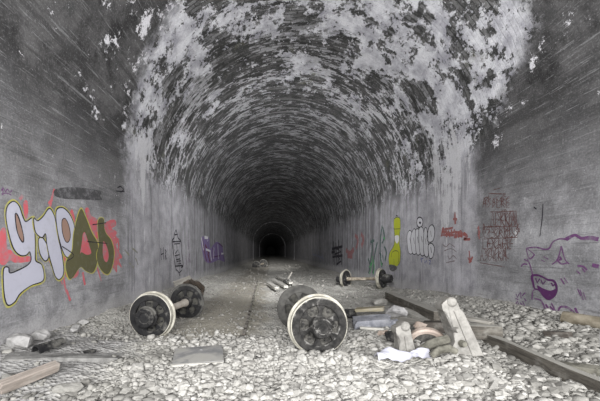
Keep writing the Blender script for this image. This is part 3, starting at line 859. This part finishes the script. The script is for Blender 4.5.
merge('pale_rubble', rest[~dark], M_STONE, 'bed of pale small ballast stones covering the near floor')
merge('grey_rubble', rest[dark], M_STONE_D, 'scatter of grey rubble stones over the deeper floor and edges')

# ------------------------------------------------------------------ graffiti
def wall_pt(side, u, v, off):
    if side < 0:
        y = -XL * F / (VU - u); return Vector((XL + off, y, CAMH - (v - VV) / F * y))
    y = XR * F / (u - VU); return Vector((XR - off, y, CAMH - (v - VV) / F * y))
def spline(pts, closed, k=5):
    P = [Vector((p[0], p[1])) for p in pts]; n = len(P); out = []
    rng = range(n) if closed else range(n - 1)
    for i in rng:
        if closed: a, b, c, d = P[i - 1], P[i], P[(i + 1) % n], P[(i + 2) % n]
        else: a, b, c, d = P[max(i - 1, 0)], P[i], P[i + 1], P[min(i + 2, n - 1)]
        for j in range(k):
            t = j / k
            out.append(.5 * ((2 * b) + (c - a) * t + (2 * a - 5 * b + 4 * c - d) * t * t + (3 * b - a - 3 * c + d) * t ** 3))
    if not closed: out.append(P[-1])
    return out
class Crop:
    """turns the coordinates of an enlarged detail into pixels of the photograph"""
    def __init__(s, x0, y0, k): s.x0, s.y0, s.k = x0, y0, k
    def __call__(s, p): return (s.x0 + p[0] / s.k, s.y0 + p[1] / s.k)
LAYER = [0]
def layer(off):
    LAYER[0] += 1
    return off + (LAYER[0] % 40) * 1.2e-5
def fill(bm, side, px, off, smooth=True, k=5):
    off = layer(off)
    q = spline(px, True, k) if smooth else [Vector(p) for p in px]
    vs = [bm.verts.new(wall_pt(side, p.x, p.y, off)) for p in q]
    ed = [bm.edges.new((vs[i], vs[(i + 1) % len(vs)])) for i in range(len(vs))]
    bmesh.ops.triangle_fill(bm, edges=ed, use_beauty=True)
def stroke(bm, side, px, off, wd, smooth=True, closed=False, k=5):
    off = layer(off)
    q = spline(px, closed, k) if smooth else [Vector(p) for p in px]
    W = [wall_pt(side, p.x, p.y, off) for p in q]
    n = len(W); L = []
    for i in range(n):
        a = W[(i - 1) % n] if closed else W[max(i - 1, 0)]
        b = W[(i + 1) % n] if closed else W[min(i + 1, n - 1)]
        d = b - a
        if d.length < 1e-7: d = Vector((0, 1, 0))
        d.normalize(); nn = Vector((0, -d.z, d.y))
        ww = wd * (.8 + .35 * mnoise.noise(W[i] * 5))
        L.append((bm.verts.new(W[i] + nn * ww / 2), bm.verts.new(W[i] - nn * ww / 2)))
    rng = range(n) if closed else range(n - 1)
    for i in rng:
        a, b = L[i], L[(i + 1) % n]
        bm.faces.new((a[0], a[1], b[1], b[0]))
def paint(name, mat, parent=None):
    bm = bmesh.new()
    def done():
        me = bpy.data.meshes.new(name); bm.to_mesh(me); bm.free(); me.materials.append(mat)
        return link(bpy.data.objects.new(name, me), parent)
    return bm, done
P_SILVER = mat_paint('silver_paint', (.52, .52, .60), .3)
P_YELLOW = mat_paint('yellow_paint', (.50, .47, .10), .6, cover=.44)
P_BLACK = mat_paint('black_paint', (.025, .022, .03), .5)
P_OLIVE = mat_paint('olive_paint', (.125, .118, .062), .2)
P_PINK = mat_paint('pink_red_paint', (.62, .13, .15), .75, cover=.42)
P_FADED = mat_paint('faded_red_paint', (.36, .12, .11), .65, cover=.44)
P_ORANGE = mat_paint('dull_orange_paint', (.34, .22, .17), .4)
P_PURPLE = mat_paint('purple_paint', (.16, .065, .17), .6, cover=.46)
P_PURPLED = mat_paint('dark_purple_paint', (.10, .03, .11), .35, cover=.55)
P_LILAC = mat_paint('lilac_paint', (.20, .15, .30), .2)
P_MAROON = mat_paint('maroon_paint', (.13, .03, .05), .15)
P_BROWNRED = mat_paint('brown_red_paint', (.13, .06, .055), .7, cover=.45)
P_WHITE = mat_paint('white_paint', (.66, .66, .68), .25)
P_LIME = mat_paint('lime_yellow_paint', (.42, .46, .035), .3)
P_GREEN = mat_paint('green_paint', (.06, .34, .10), .5)
P_DGREEN = mat_paint('dark_green_paint', (.05, .10, .085), .6, cover=.45)
P_BLUE = mat_paint('blue_paint', (.13, .15, .36), .8, cover=.42)
P_DARKGREY = mat_paint('dark_grey_paint_and_stain', (.075, .074, .076), .6, cover=.45)
def root(label, side, u, v, cat='graffiti'):
    t = thing('graffiti', label, cat, (0, 0, 0)); return t
def smp(c, pts): return [c(p) for p in pts]
def simple(label, mat, side, strokes, wd, off=.004, c=None, smooth=True):
    bm, done = paint('graffiti', mat)
    for s in strokes: stroke(bm, side, smp(c, s) if c else s, off, wd, smooth)
    o = done(); return tag(o, label, 'graffiti')

# --- big silver and olive piece on the left
C3 = Crop(0, 180, 3.087)
g = root('large silver and olive numeral graffiti with yellow edge and pink spray on left wall', -1, 60, 240)
for pts in ([(322, 135), (352, 122), (358, 140), (345, 150), (362, 162), (350, 178), (368, 182), (358, 205), (377, 238), (366, 246), (376, 270), (362, 262), (360, 286), (345, 270), (320, 292), (300, 240), (308, 180)],
            [(262, 92), (272, 86), (282, 110), (300, 122), (308, 150), (306, 210), (290, 235), (262, 240), (232, 200), (255, 150), (270, 130)],
            [(0, 232), (30, 215), (48, 232), (92, 236), (95, 250), (50, 256), (30, 248), (14, 262), (0, 258)],
            [(0, 160), (16, 150), (20, 200), (26, 225), (12, 238), (0, 235)],
            [(150, 250), (200, 235), (240, 270), (236, 300), (205, 300), (195, 285)],
            [(212, 118), (222, 90), (232, 130), (228, 170)], [(72, 70), (84, 66), (86, 110), (76, 118)]):
    bm, done = paint('spray_patch', P_PINK, g); fill(bm, -1, smp(C3, pts), .002); done()
for pts, wd in (([(168, 28), (160, 55), (152, 88)], .05), ([(196, 300), (203, 340), (218, 372)], .05), ([(255, 285), (258, 305), (262, 324)], .06), ([(70, 48), (60, 60)], .06), ([(185, 300), (192, 322)], .04),
                ([(205, 340), (216, 372)], .06), ([(300, 270), (312, 312)], .05), ([(340, 160), (365, 190), (362, 240)], .07), ([(160, 60), (150, 75)], .06)):
    bm, done = paint('spray_streak', P_PINK, g); stroke(bm, -1, smp(C3, pts), .0025, wd); done()
LET = {
 'nine': (P_SILVER, [(18, 95), (25, 76), (42, 66), (58, 80), (68, 108), (78, 128), (95, 118), (104, 119), (106, 150), (108, 190), (108, 230), (110, 250), (128, 262), (135, 296), (128, 314), (95, 326), (62, 350), (45, 376), (25, 387), (15, 370), (10, 330), (10, 275), (25, 270), (30, 287), (60, 276), (85, 262), (95, 246), (91, 222), (80, 232), (60, 232), (40, 210), (25, 160), (18, 120)],
          [[(46, 106), (54, 110), (64, 140), (72, 176), (70, 192), (60, 180), (50, 150)]]),
 'dot': (P_SILVER, [(118, 182), (130, 178), (146, 205), (149, 238), (138, 250), (124, 232), (118, 205)], []),
 'one': (P_SILVER, [(103, 118), (115, 126), (132, 112), (150, 88), (163, 102), (172, 132), (180, 180), (192, 240), (195, 288), (182, 307), (170, 298), (160, 268), (150, 232), (143, 195), (139, 166), (128, 178), (108, 160)], []),
 'zero': (P_SILVER, [(172, 96), (190, 85), (210, 100), (225, 130), (232, 170), (228, 215), (215, 238), (200, 234), (186, 200), (175, 150)],
          [[(190, 126), (200, 119), (211, 140), (216, 172), (210, 191), (200, 188), (191, 160)]]),
 'letter_d': (P_OLIVE, [(205, 248), (222, 220), (228, 160), (247, 92), (263, 116), (280, 160), (298, 192), (301, 222), (296, 262), (284, 285), (264, 279), (246, 268), (224, 298), (212, 302), (203, 272)],
          [[(254, 166), (262, 162), (274, 198), (281, 226), (266, 232), (250, 224), (244, 232), (250, 195)]]),
 'letter_b': (P_OLIVE, [(303, 124), (318, 121), (320, 148), (326, 166), (341, 186), (350, 220), (346, 260), (334, 288), (318, 284), (304, 262), (298, 230), (305, 200), (302, 160)],
          [[(318, 188), (330, 208), (335, 235), (329, 254), (320, 248), (315, 222)]]),
}
for i, (nm, (mt, out, holes)) in enumerate(LET.items()):
    b0 = .004 + i * .0008
    bm, done = paint(nm, mt, g); fill(bm, -1, smp(C3, out), b0); L = done()
    silver = mt is P_SILVER
    bm, done = paint('outer_edge', P_YELLOW, L); cx = sum(p[0] for p in out) / len(out); cy = sum(p[1] for p in out) / len(out)
    stroke(bm, -1, smp(C3, [(cx + (p[0] - cx) * 1.05, cy + (p[1] - cy) * 1.03) for p in out]), b0 - .0006, .035, True, True); done()
    bm, done = paint('outline', P_BLACK if silver else P_OLIVE, L)
    stroke(bm, -1, smp(C3, out), b0 + .0004, .022 if silver else .02, True, True)
    for h_ in holes: stroke(bm, -1, smp(C3, h_), b0 + .0007, .02, True, True)
    done()
    for h_ in holes:
        bm, done = paint('hole', P_ORANGE if silver else P_PINK, L); fill(bm, -1, smp(C3, h_), b0 + .0005); done()
bm, done = paint('letter_bars', P_BLACK, g)
for s in ([(268, 190), (330, 196)], [(284, 138), (326, 132)], [(190, 205), (226, 232), (205, 250)]): stroke(bm, -1, smp(C3, s), .0105, .022)
done()
simple('small purple scribble above the large silver graffiti at the left frame edge', P_PURPLE, -1, [[(3, 32), (10, 26), (16, 36), (22, 28), (30, 38), (36, 30)], [(4, 44), (18, 40), (34, 46)], [(8, 22), (8, 48)]], .02, .004, C3)
bm, done = paint('dark_stain', P_DARKGREY)
fill(bm, -1, smp(C3, [(172, 28), (230, 22), (312, 34), (308, 48), (312, 62), (250, 60), (200, 58), (168, 48)]), .003)  # dark stain on the concrete, laid on as a flat patch
tag(done(), 'dark rectangular wall stain above the large silver graffiti', 'wall stain')
simple('tiny dark scrawl high right of the large silver graffiti', P_BLACK, -1, [[(362, 24), (372, 20), (380, 30), (372, 38)], [(382, 22), (382, 38)], [(358, 34), (384, 36)]], .03, .004, C3)
bm, done = paint('graffiti', mat_paint('faint_yellow_mist', (.26, .255, .15), .9, cover=.36))
for s in ([(385, 215), (400, 235)], [(405, 208), (425, 225)], [(398, 255), (412, 270)], [(418, 240), (426, 262)]): stroke(bm, -1, smp(C3, s), .003, .06)
tag(done(), 'faint yellow mist of spray right of the large silver graffiti', 'graffiti')
# --- further along the left wall
C6 = Crop(150, 210, 5.73)
simple('small black two letter tag between the silver graffiti and the bottle drawing', P_BLACK, -1, [[(60, 218), (64, 286)], [(76, 214), (78, 284)], [(62, 256), (78, 248)], [(86, 226), (87, 286)], [(86, 226), (93, 238), (86, 254), (95, 284)]], .045, .004, C6, False)
bm, done = paint('graffiti', P_BLACK)
for s in ([(148, 112), (139, 140), (137, 160), (126, 176), (129, 210), (136, 260), (144, 320), (150, 350)], [(148, 112), (156, 138), (160, 160), (176, 178), (180, 220), (184, 270), (190, 318), (178, 330)],
          [(140, 142), (158, 140)], [(128, 182), (176, 180)], [(144, 322), (188, 318)]):
    stroke(bm, -1, smp(C6, s), .004, .07)
for s in ([(138, 195), (170, 192)], [(152, 192), (156, 222)], [(140, 225), (144, 250), (160, 226), (166, 250)], [(142, 262), (170, 256)], [(146, 262), (150, 285), (172, 280)], [(152, 295), (176, 290), (156, 310), (178, 306)], [(150, 340), (166, 360), (182, 345)], [(160, 350), (172, 376)]):
    stroke(bm, -1, smp(C6, s), .0042, .05, False)
tag(done(), 'black outlined bottle drawing with letters inside on left wall', 'graffiti')
simple('thin dark vertical scribbles between bottle drawing and purple white graffiti', P_PURPLED, -1, [[(218, 172), (222, 240), (218, 305)], [(206, 262), (211, 340)], [(226, 250), (230, 300), (224, 280)]], .05, .004, C6)
g = root('jagged purple and white graffiti farthest along the left wall', -1, 212, 250)
bm, done = paint('fill', P_LILAC, g)
for s in ([(292, 162), (312, 152), (338, 160), (345, 220), (362, 200), (385, 182), (412, 205), (420, 250), (428, 296), (395, 286), (360, 300), (335, 304), (312, 285), (298, 230)],): fill(bm, -1, smp(C6, s), .003)
done()
bm, done = paint('letter_lines', P_PURPLED, g)
for s in ([(300, 165), (312, 240), (326, 300)], [(330, 158), (334, 230), (340, 300)], [(350, 300), (358, 215), (372, 250)], [(378, 188), (384, 290)], [(392, 190), (416, 210)], [(400, 230), (405, 288)], [(415, 240), (428, 296)], [(360, 270), (400, 262)]): stroke(bm, -1, smp(C6, s), .004, .10, False)
done()
for s in ([(294, 158), (306, 230)], [(312, 156), (332, 160), (330, 180)], [(344, 230), (352, 290)], [(366, 215), (364, 280)], [(388, 196), (392, 280)], [(408, 250), (420, 250)], [(320, 225), (346, 236)]):
    bm, done = paint('white_line', P_WHITE, g); stroke(bm, -1, smp(C6, s), .0048, .17, False); done()
bm, done = paint('maroon_lines', P_MAROON, g)  # dark red strokes within the lettering
for s in ([(304, 200), (322, 290)], [(316, 200), (338, 250)], [(330, 250), (345, 300)]): stroke(bm, -1, smp(C6, s), .0045, .16, False)
done()
# --- right wall
C8 = Crop(380, 205, 5.73)
g = root('tall lime yellow painted figure with white patch on the right wall', 1, 395, 243)
bm, done = paint('body', P_LIME, g)
fill(bm, 1, smp(C8, [(82, 80), (98, 72), (116, 82), (118, 130), (114, 165), (112, 220), (118, 262), (116, 320), (104, 346), (92, 352), (70, 376), (56, 356), (50, 310), (58, 270), (72, 248), (84, 215), (84, 165), (80, 130)]), .004)
done()
bm, done = paint('white_patch', P_WHITE, g); fill(bm, 1, smp(C8, [(86, 178), (108, 176), (108, 206), (98, 220), (88, 206)]), .0056); done()
bm, done = paint('grey_foot', P_DARKGREY, g); fill(bm, 1, smp(C8, [(56, 342), (90, 348), (96, 366), (76, 380), (58, 370)]), .0052); done()
bm, done = paint('outline', P_BLACK, g)
for s in ([(82, 80), (98, 70), (116, 80), (118, 130), (114, 165), (112, 220), (118, 262), (116, 320), (104, 346)], [(80, 130), (84, 165), (84, 215), (72, 248), (58, 270), (50, 310), (56, 356)], [(80, 138), (118, 136)], [(66, 300), (70, 272), (92, 262), (108, 276), (106, 330)], [(82, 350), (80, 310)]):
    stroke(bm, 1, smp(C8, s), .0062, .03)
bm2 = [(92, 64), (98, 60), (104, 66)]
stroke(bm, 1, smp(C8, bm2), .0062, .05); done()
g = root('white bubble letter graffiti with a round eye dot above on right wall', 1, 420, 243)
blobs = [[(158, 190), (168, 150), (182, 160), (188, 200), (186, 268), (166, 268)], [(180, 186), (196, 140), (208, 170), (208, 266), (188, 270)], [(206, 160), (216, 140), (228, 160), (230, 268), (210, 270)], [(226, 150), (240, 130), (250, 160), (254, 274), (232, 270)], [(252, 200), (258, 140), (270, 150), (276, 280), (256, 280)], [(274, 190), (284, 130), (302, 118), (312, 150), (304, 200), (284, 210)], [(280, 236), (296, 222), (310, 246), (302, 296), (286, 300)]]
for i, b in enumerate(blobs):
    mx = sum(p[0] for p in b) / len(b); my = sum(p[1] for p in b) / len(b)
    b = [(mx + (p[0] - mx) * 1.18, my + (p[1] - my) * 1.06) for p in b]
    bm, done = paint('letter', P_WHITE, g); fill(bm, 1, smp(C8, b), .004 + i * .0006); L = done()
    bm, done = paint('outline', P_BLACK, L); stroke(bm, 1, smp(C8, b), .0043 + i * .0006, .038, True, True)
    cx = sum(p[0] for p in b) / len(b); cy = sum(p[1] for p in b) / len(b)
    stroke(bm, 1, smp(C8, [(cx - 3, cy - 18), (cx + 3, cy + 16)]), .0046 + i * .0006, .03); done()
bm, done = paint('eye_dot', P_WHITE, g); fill(bm, 1, smp(C8, [(212, 104), (216, 78), (230, 70), (244, 82), (246, 106), (236, 126), (220, 126)]), .004); L = done()
bm, done = paint('outline', P_BLACK, L); stroke(bm, 1, smp(C8, [(212, 104), (216, 78), (230, 70), (244, 82), (246, 106), (236, 126), (220, 126)]), .0045, .045, True, True)
fill(bm, 1, smp(C8, [(224, 100), (230, 94), (236, 102), (230, 110)]), .0045); done()
simple('small blue scrawl below the white bubble letters', P_BLUE, 1, [[(236, 306), (240, 330)], [(232, 310), (250, 304)], [(254, 312), (258, 334), (266, 318), (272, 336)], [(280, 316), (290, 322), (282, 338), (294, 336)]], .04, .004, C8)
simple('broad faded red tag right of the white bubble letters', P_FADED, 1, [[(352, 180), (362, 130), (372, 178)], [(356, 160), (370, 160)], [(380, 130), (382, 182), (392, 150), (402, 184)], [(410, 140), (412, 180)], [(430, 40), (432, 110)], [(420, 80), (442, 82)], [(424, 140), (440, 180), (424, 184)], [(446, 150), (450, 184), (462, 150), (470, 186)], [(480, 160), (500, 180), (482, 196), (518, 196)], [(370, 140), (420, 130)], [(358, 150), (400, 160), (440, 155), (500, 175)], [(356, 172), (410, 172), (470, 178)]], .075, .004, C8)
simple('faint red lines of writing beneath the broad faded red tag', mat_paint('very_faint_red_paint', (.20, .13, .13), .9, cover=.38), 1, [[(360, 225), (380, 240), (400, 222), (430, 242)], [(370, 262), (410, 250), (440, 270)], [(390, 290), (400, 310), (420, 290), (440, 310)], [(380, 330), (430, 320)]], .035, .004, C8)
simple('small red arrow mark low between the faded red tag and text block', P_FADED, 1, [[(512, 262), (516, 310)], [(504, 300), (518, 318), (532, 296)], [(510, 330), (526, 320)]], .055, .004, C8)
simple('dull red squiggle at the right end of the faded red tag', P_FADED, 1, [[(560, 130), (572, 150), (562, 180)], [(566, 120), (570, 196)]], .05, .004, C8)
bm, done = paint('graffiti', mat_paint('red_mist_paint', (.30, .12, .12), .7, cover=.44))
C7 = Crop(330, 190, 4.0)
for s in ([(100, 180), (112, 200), (104, 236)], [(124, 176), (134, 196), (126, 226)], [(64, 240), (82, 252), (96, 236)], [(70, 262), (90, 268)]): stroke(bm, 1, smp(C7, s), .003, .34)
tag(done(), 'faded red spray cloud beside the dark tag deep on the right wall', 'graffiti')
g = root('green and black spiky letters on the right wall left of the yellow figure', 1, 375, 250)
C9 = Crop(355, 215, 6.68)
bm, done = paint('dark_lines', P_DGREEN, g)
for s in ([(182, 70), (172, 150), (168, 240), (176, 330)], [(186, 80), (196, 150), (180, 190)], [(120, 160), (112, 260), (94, 380)], [(150, 180), (130, 280), (120, 390)], [(196, 210), (210, 250), (200, 310)], [(104, 180), (130, 170)], [(88, 290), (100, 340), (90, 390)], [(164, 250), (186, 290), (178, 350)]): stroke(bm, 1, smp(C9, s), .004, .15)
done()
for s in ([(118, 275), (112, 330), (98, 395)], [(122, 300), (130, 350), (122, 395)], [(96, 350), (112, 320)], [(190, 150), (200, 160)], [(172, 310), (180, 340)]):
    bm, done = paint('green_line', P_GREEN, g); stroke(bm, 1, smp(C9, s), .0046, .09); done()
bm, done = paint('pale_lines', P_WHITE, g)
for s in ([(106, 200), (98, 300)], [(176, 250), (186, 320)]): stroke(bm, 1, smp(C9, s), .0043, .05)
done()
simple('blocky black tag deepest of the clear ones on the right wall', P_BLACK, 1, [[(14, 206), (16, 300)], [(24, 210), (28, 302)], [(34, 200), (36, 290)], [(8, 236), (50, 226)], [(10, 268), (50, 262)], [(44, 225), (46, 300)], [(20, 230), (44, 246), (18, 258)], [(30, 262), (44, 285), (26, 298)], [(6, 250), (20, 246)]], .24, .004, C7, False)
C5 = Crop(190, 180, 3.644)
simple('distant pale blue scrawl deep on the right wall before the dark end', mat_paint('pale_blue_paint', (.24, .26, .36), .8, cover=.42), 1, [[(446, 246), (452, 290)], [(456, 250), (464, 292)], [(468, 262), (476, 298)], [(480, 270), (488, 292)], [(446, 270), (486, 284)]], .20, .004, C5, False)
# red text block
C10 = Crop(470, 185, 4.45)
def scribble_row(y0, y1, x0, x1, seed, n):
    r = random.Random(seed); out = []
    x = x0; stepx = (x1 - x0) / n
    for i in range(n):
        a = x0 + i * stepx; kind = r.randrange(5); b = a + stepx * .72
        ym = (y0 + y1) / 2
        if kind == 0: out += [[(a, y0), (a, y1), (b, y1)]]
        elif kind == 1: out += [[(a, y1), (a, y0), (b, y0 + 4), (a, ym), (b, y1)]]
        elif kind == 2: out += [[(b, y0), (a, y0 + 3), (a, y1), (b, y1)], [(a, ym), (b, ym)]]
        elif kind == 3: out += [[(a, y1), ((a + b) / 2, y0), (b, y1)], [(a + 2, ym + 3), (b - 2, ym + 3)]]
        else: out += [[(b, y0), (a, y0 + (y1 - y0) * .3), (b, ym + 4), (a, y1)]]
    return out
bm, done = paint('graffiti', P_BROWNRED)
rows = [(58, 100, 58, 182), (122, 182, 92, 206), (186, 232, 40, 222), (238, 284, 58, 190), (288, 338, 46, 168)]
for i, (y0, y1, x0, x1) in enumerate(rows):
    for s in scribble_row(y0 - 6, y1 - 14, x0 + 8, x1 - 4, 90 + i, [7, 6, 9, 7, 7][i]): stroke(bm, 1, smp(C10, [(p[0] + p[1] * .04, p[1] + 9 * math.sin(p[0] * .2)) for p in s]), .0041, .02, True)
    for s in scribble_row(y0, y1, x0, x1, 40 + i, [6, 5, 8, 6, 6][i]): stroke(bm, 1, smp(C10, s), .004, .023, False)
for s in ([(84, 38), (160, 40)], [(104, 22), (134, 14)], [(46, 346), (154, 364)], [(64, 56), (60, 84)], [(92, 120), (208, 116)], [(206, 116), (206, 150), (214, 190), (222, 210)], [(40, 180), (34, 214), (42, 236)], [(62, 186), (210, 184)], [(62, 240), (212, 232)]): stroke(bm, 1, smp(C10, s), .0043, .022, False)
tag(done(), 'block of brownish red handwritten lines between white drips and wolf drawing', 'graffiti')
simple('two thin dark upright strokes between the red writing and wolf drawing', P_BLACK, 1, [[(326, 84), (322, 150), (312, 228)], [(286, 98), (292, 104), (297, 108)]], .022, .004, C10)
# wolf head
C11 = Crop(515, 220, 3.824)
g = root('large purple line drawing of a snarling wolf head on right wall', 1, 560, 270)
bm, done = paint('head_lines', P_PURPLE, g)
for s, wd in (([(44, 108), (80, 104), (112, 112), (132, 108), (146, 84), (172, 72), (200, 74)], .035), ([(196, 74), (230, 58), (256, 70), (290, 68), (320, 74)], .075),
              ([(44, 108), (50, 136), (60, 148), (76, 132)], .03), ([(44, 108), (64, 122), (76, 134)], .025), ([(48, 148), (56, 166), (66, 200), (70, 230), (76, 262)], .03),
              ([(24, 178), (34, 168), (48, 170)], .03), ([(36, 150), (50, 158)], .025),
              ):
    stroke(bm, 1, smp(C11, s), .004, wd)
done()
bm, done = paint('eye', P_PURPLE, g)
for s, wd in (([(178, 100), (164, 150), (142, 170)], .03), ([(178, 100), (192, 150), (208, 168)], .03), ([(160, 150), (178, 168), (200, 164)], .04), ([(172, 140), (178, 150), (168, 152)], .05),
              ):
    stroke(bm, 1, smp(C11, s), .004, wd)
done()
for s, wd in (([(296, 172), (322, 178)], .09), ([(240, 176), (262, 178), (276, 192)], .05), ([(236, 194), (250, 206)], .035), ([(258, 186), (270, 200)], .035),
              ([(176, 224), (190, 246)], .035), ([(188, 220), (202, 240)], .03), ([(240, 262), (252, 290)], .03), ([(250, 266), (262, 306)], .03), ([(262, 276), (272, 306)], .03),
              ([(110, 140), (128, 150)], .02), ([(100, 152), (116, 160)], .02)):
    bm, done = paint('fur_mark', P_PURPLE, g); stroke(bm, 1, smp(C11, s), .004, wd * .85); done()
bm, done = paint('mouth', P_PURPLED, g)
stroke(bm, 1, smp(C11, [(66, 214), (92, 212), (126, 228), (150, 234), (160, 260), (152, 288), (130, 302), (110, 290), (92, 268), (76, 262), (70, 240)]), .0042, .05, True, True)
fill(bm, 1, smp(C11, [(86, 250), (110, 262), (136, 270), (158, 264), (152, 290), (130, 300), (108, 286), (92, 268)]), .0046)
for s in ([(80, 222), (86, 240), (96, 224)], [(100, 228), (108, 246), (118, 232)], [(140, 240), (146, 252), (154, 246)]): stroke(bm, 1, smp(C11, s), .0048, .035, False)
done()
bm, done = paint('neck_lines', P_PURPLE, g)
for s, wd in (([(66, 305), (68, 276), (76, 266)], .03), ([(76, 300), (100, 308), (112, 330), (118, 348)], .035), ([(118, 322), (140, 356)], .04), ([(134, 330), (166, 362)], .04), ([(140, 318), (162, 360)], .035),
              ([(166, 348), (176, 332), (200, 334), (222, 350), (240, 376), (262, 392)], .045), ([(230, 336), (252, 372), (292, 386)], .045), ([(262, 360), (280, 384)], .04)):
    stroke(bm, 1, smp(C11, s), .0042, wd)
done()
simple('faint purple words low on the right wall left of the wolf neck', mat_paint('faint_purple_paint', (.15, .06, .17), .6, cover=.48), 1,
       [[(4, 282), (10, 296), (18, 280)], [(22, 276), (24, 300)], [(28, 290), (40, 278)], [(4, 322), (10, 310), (16, 326)], [(20, 316), (34, 330)], [(10, 336), (28, 330)], [(36, 300), (44, 310)], [(30, 310), (38, 330)], [(2, 300), (14, 304)]], .03, .004, C11, False)
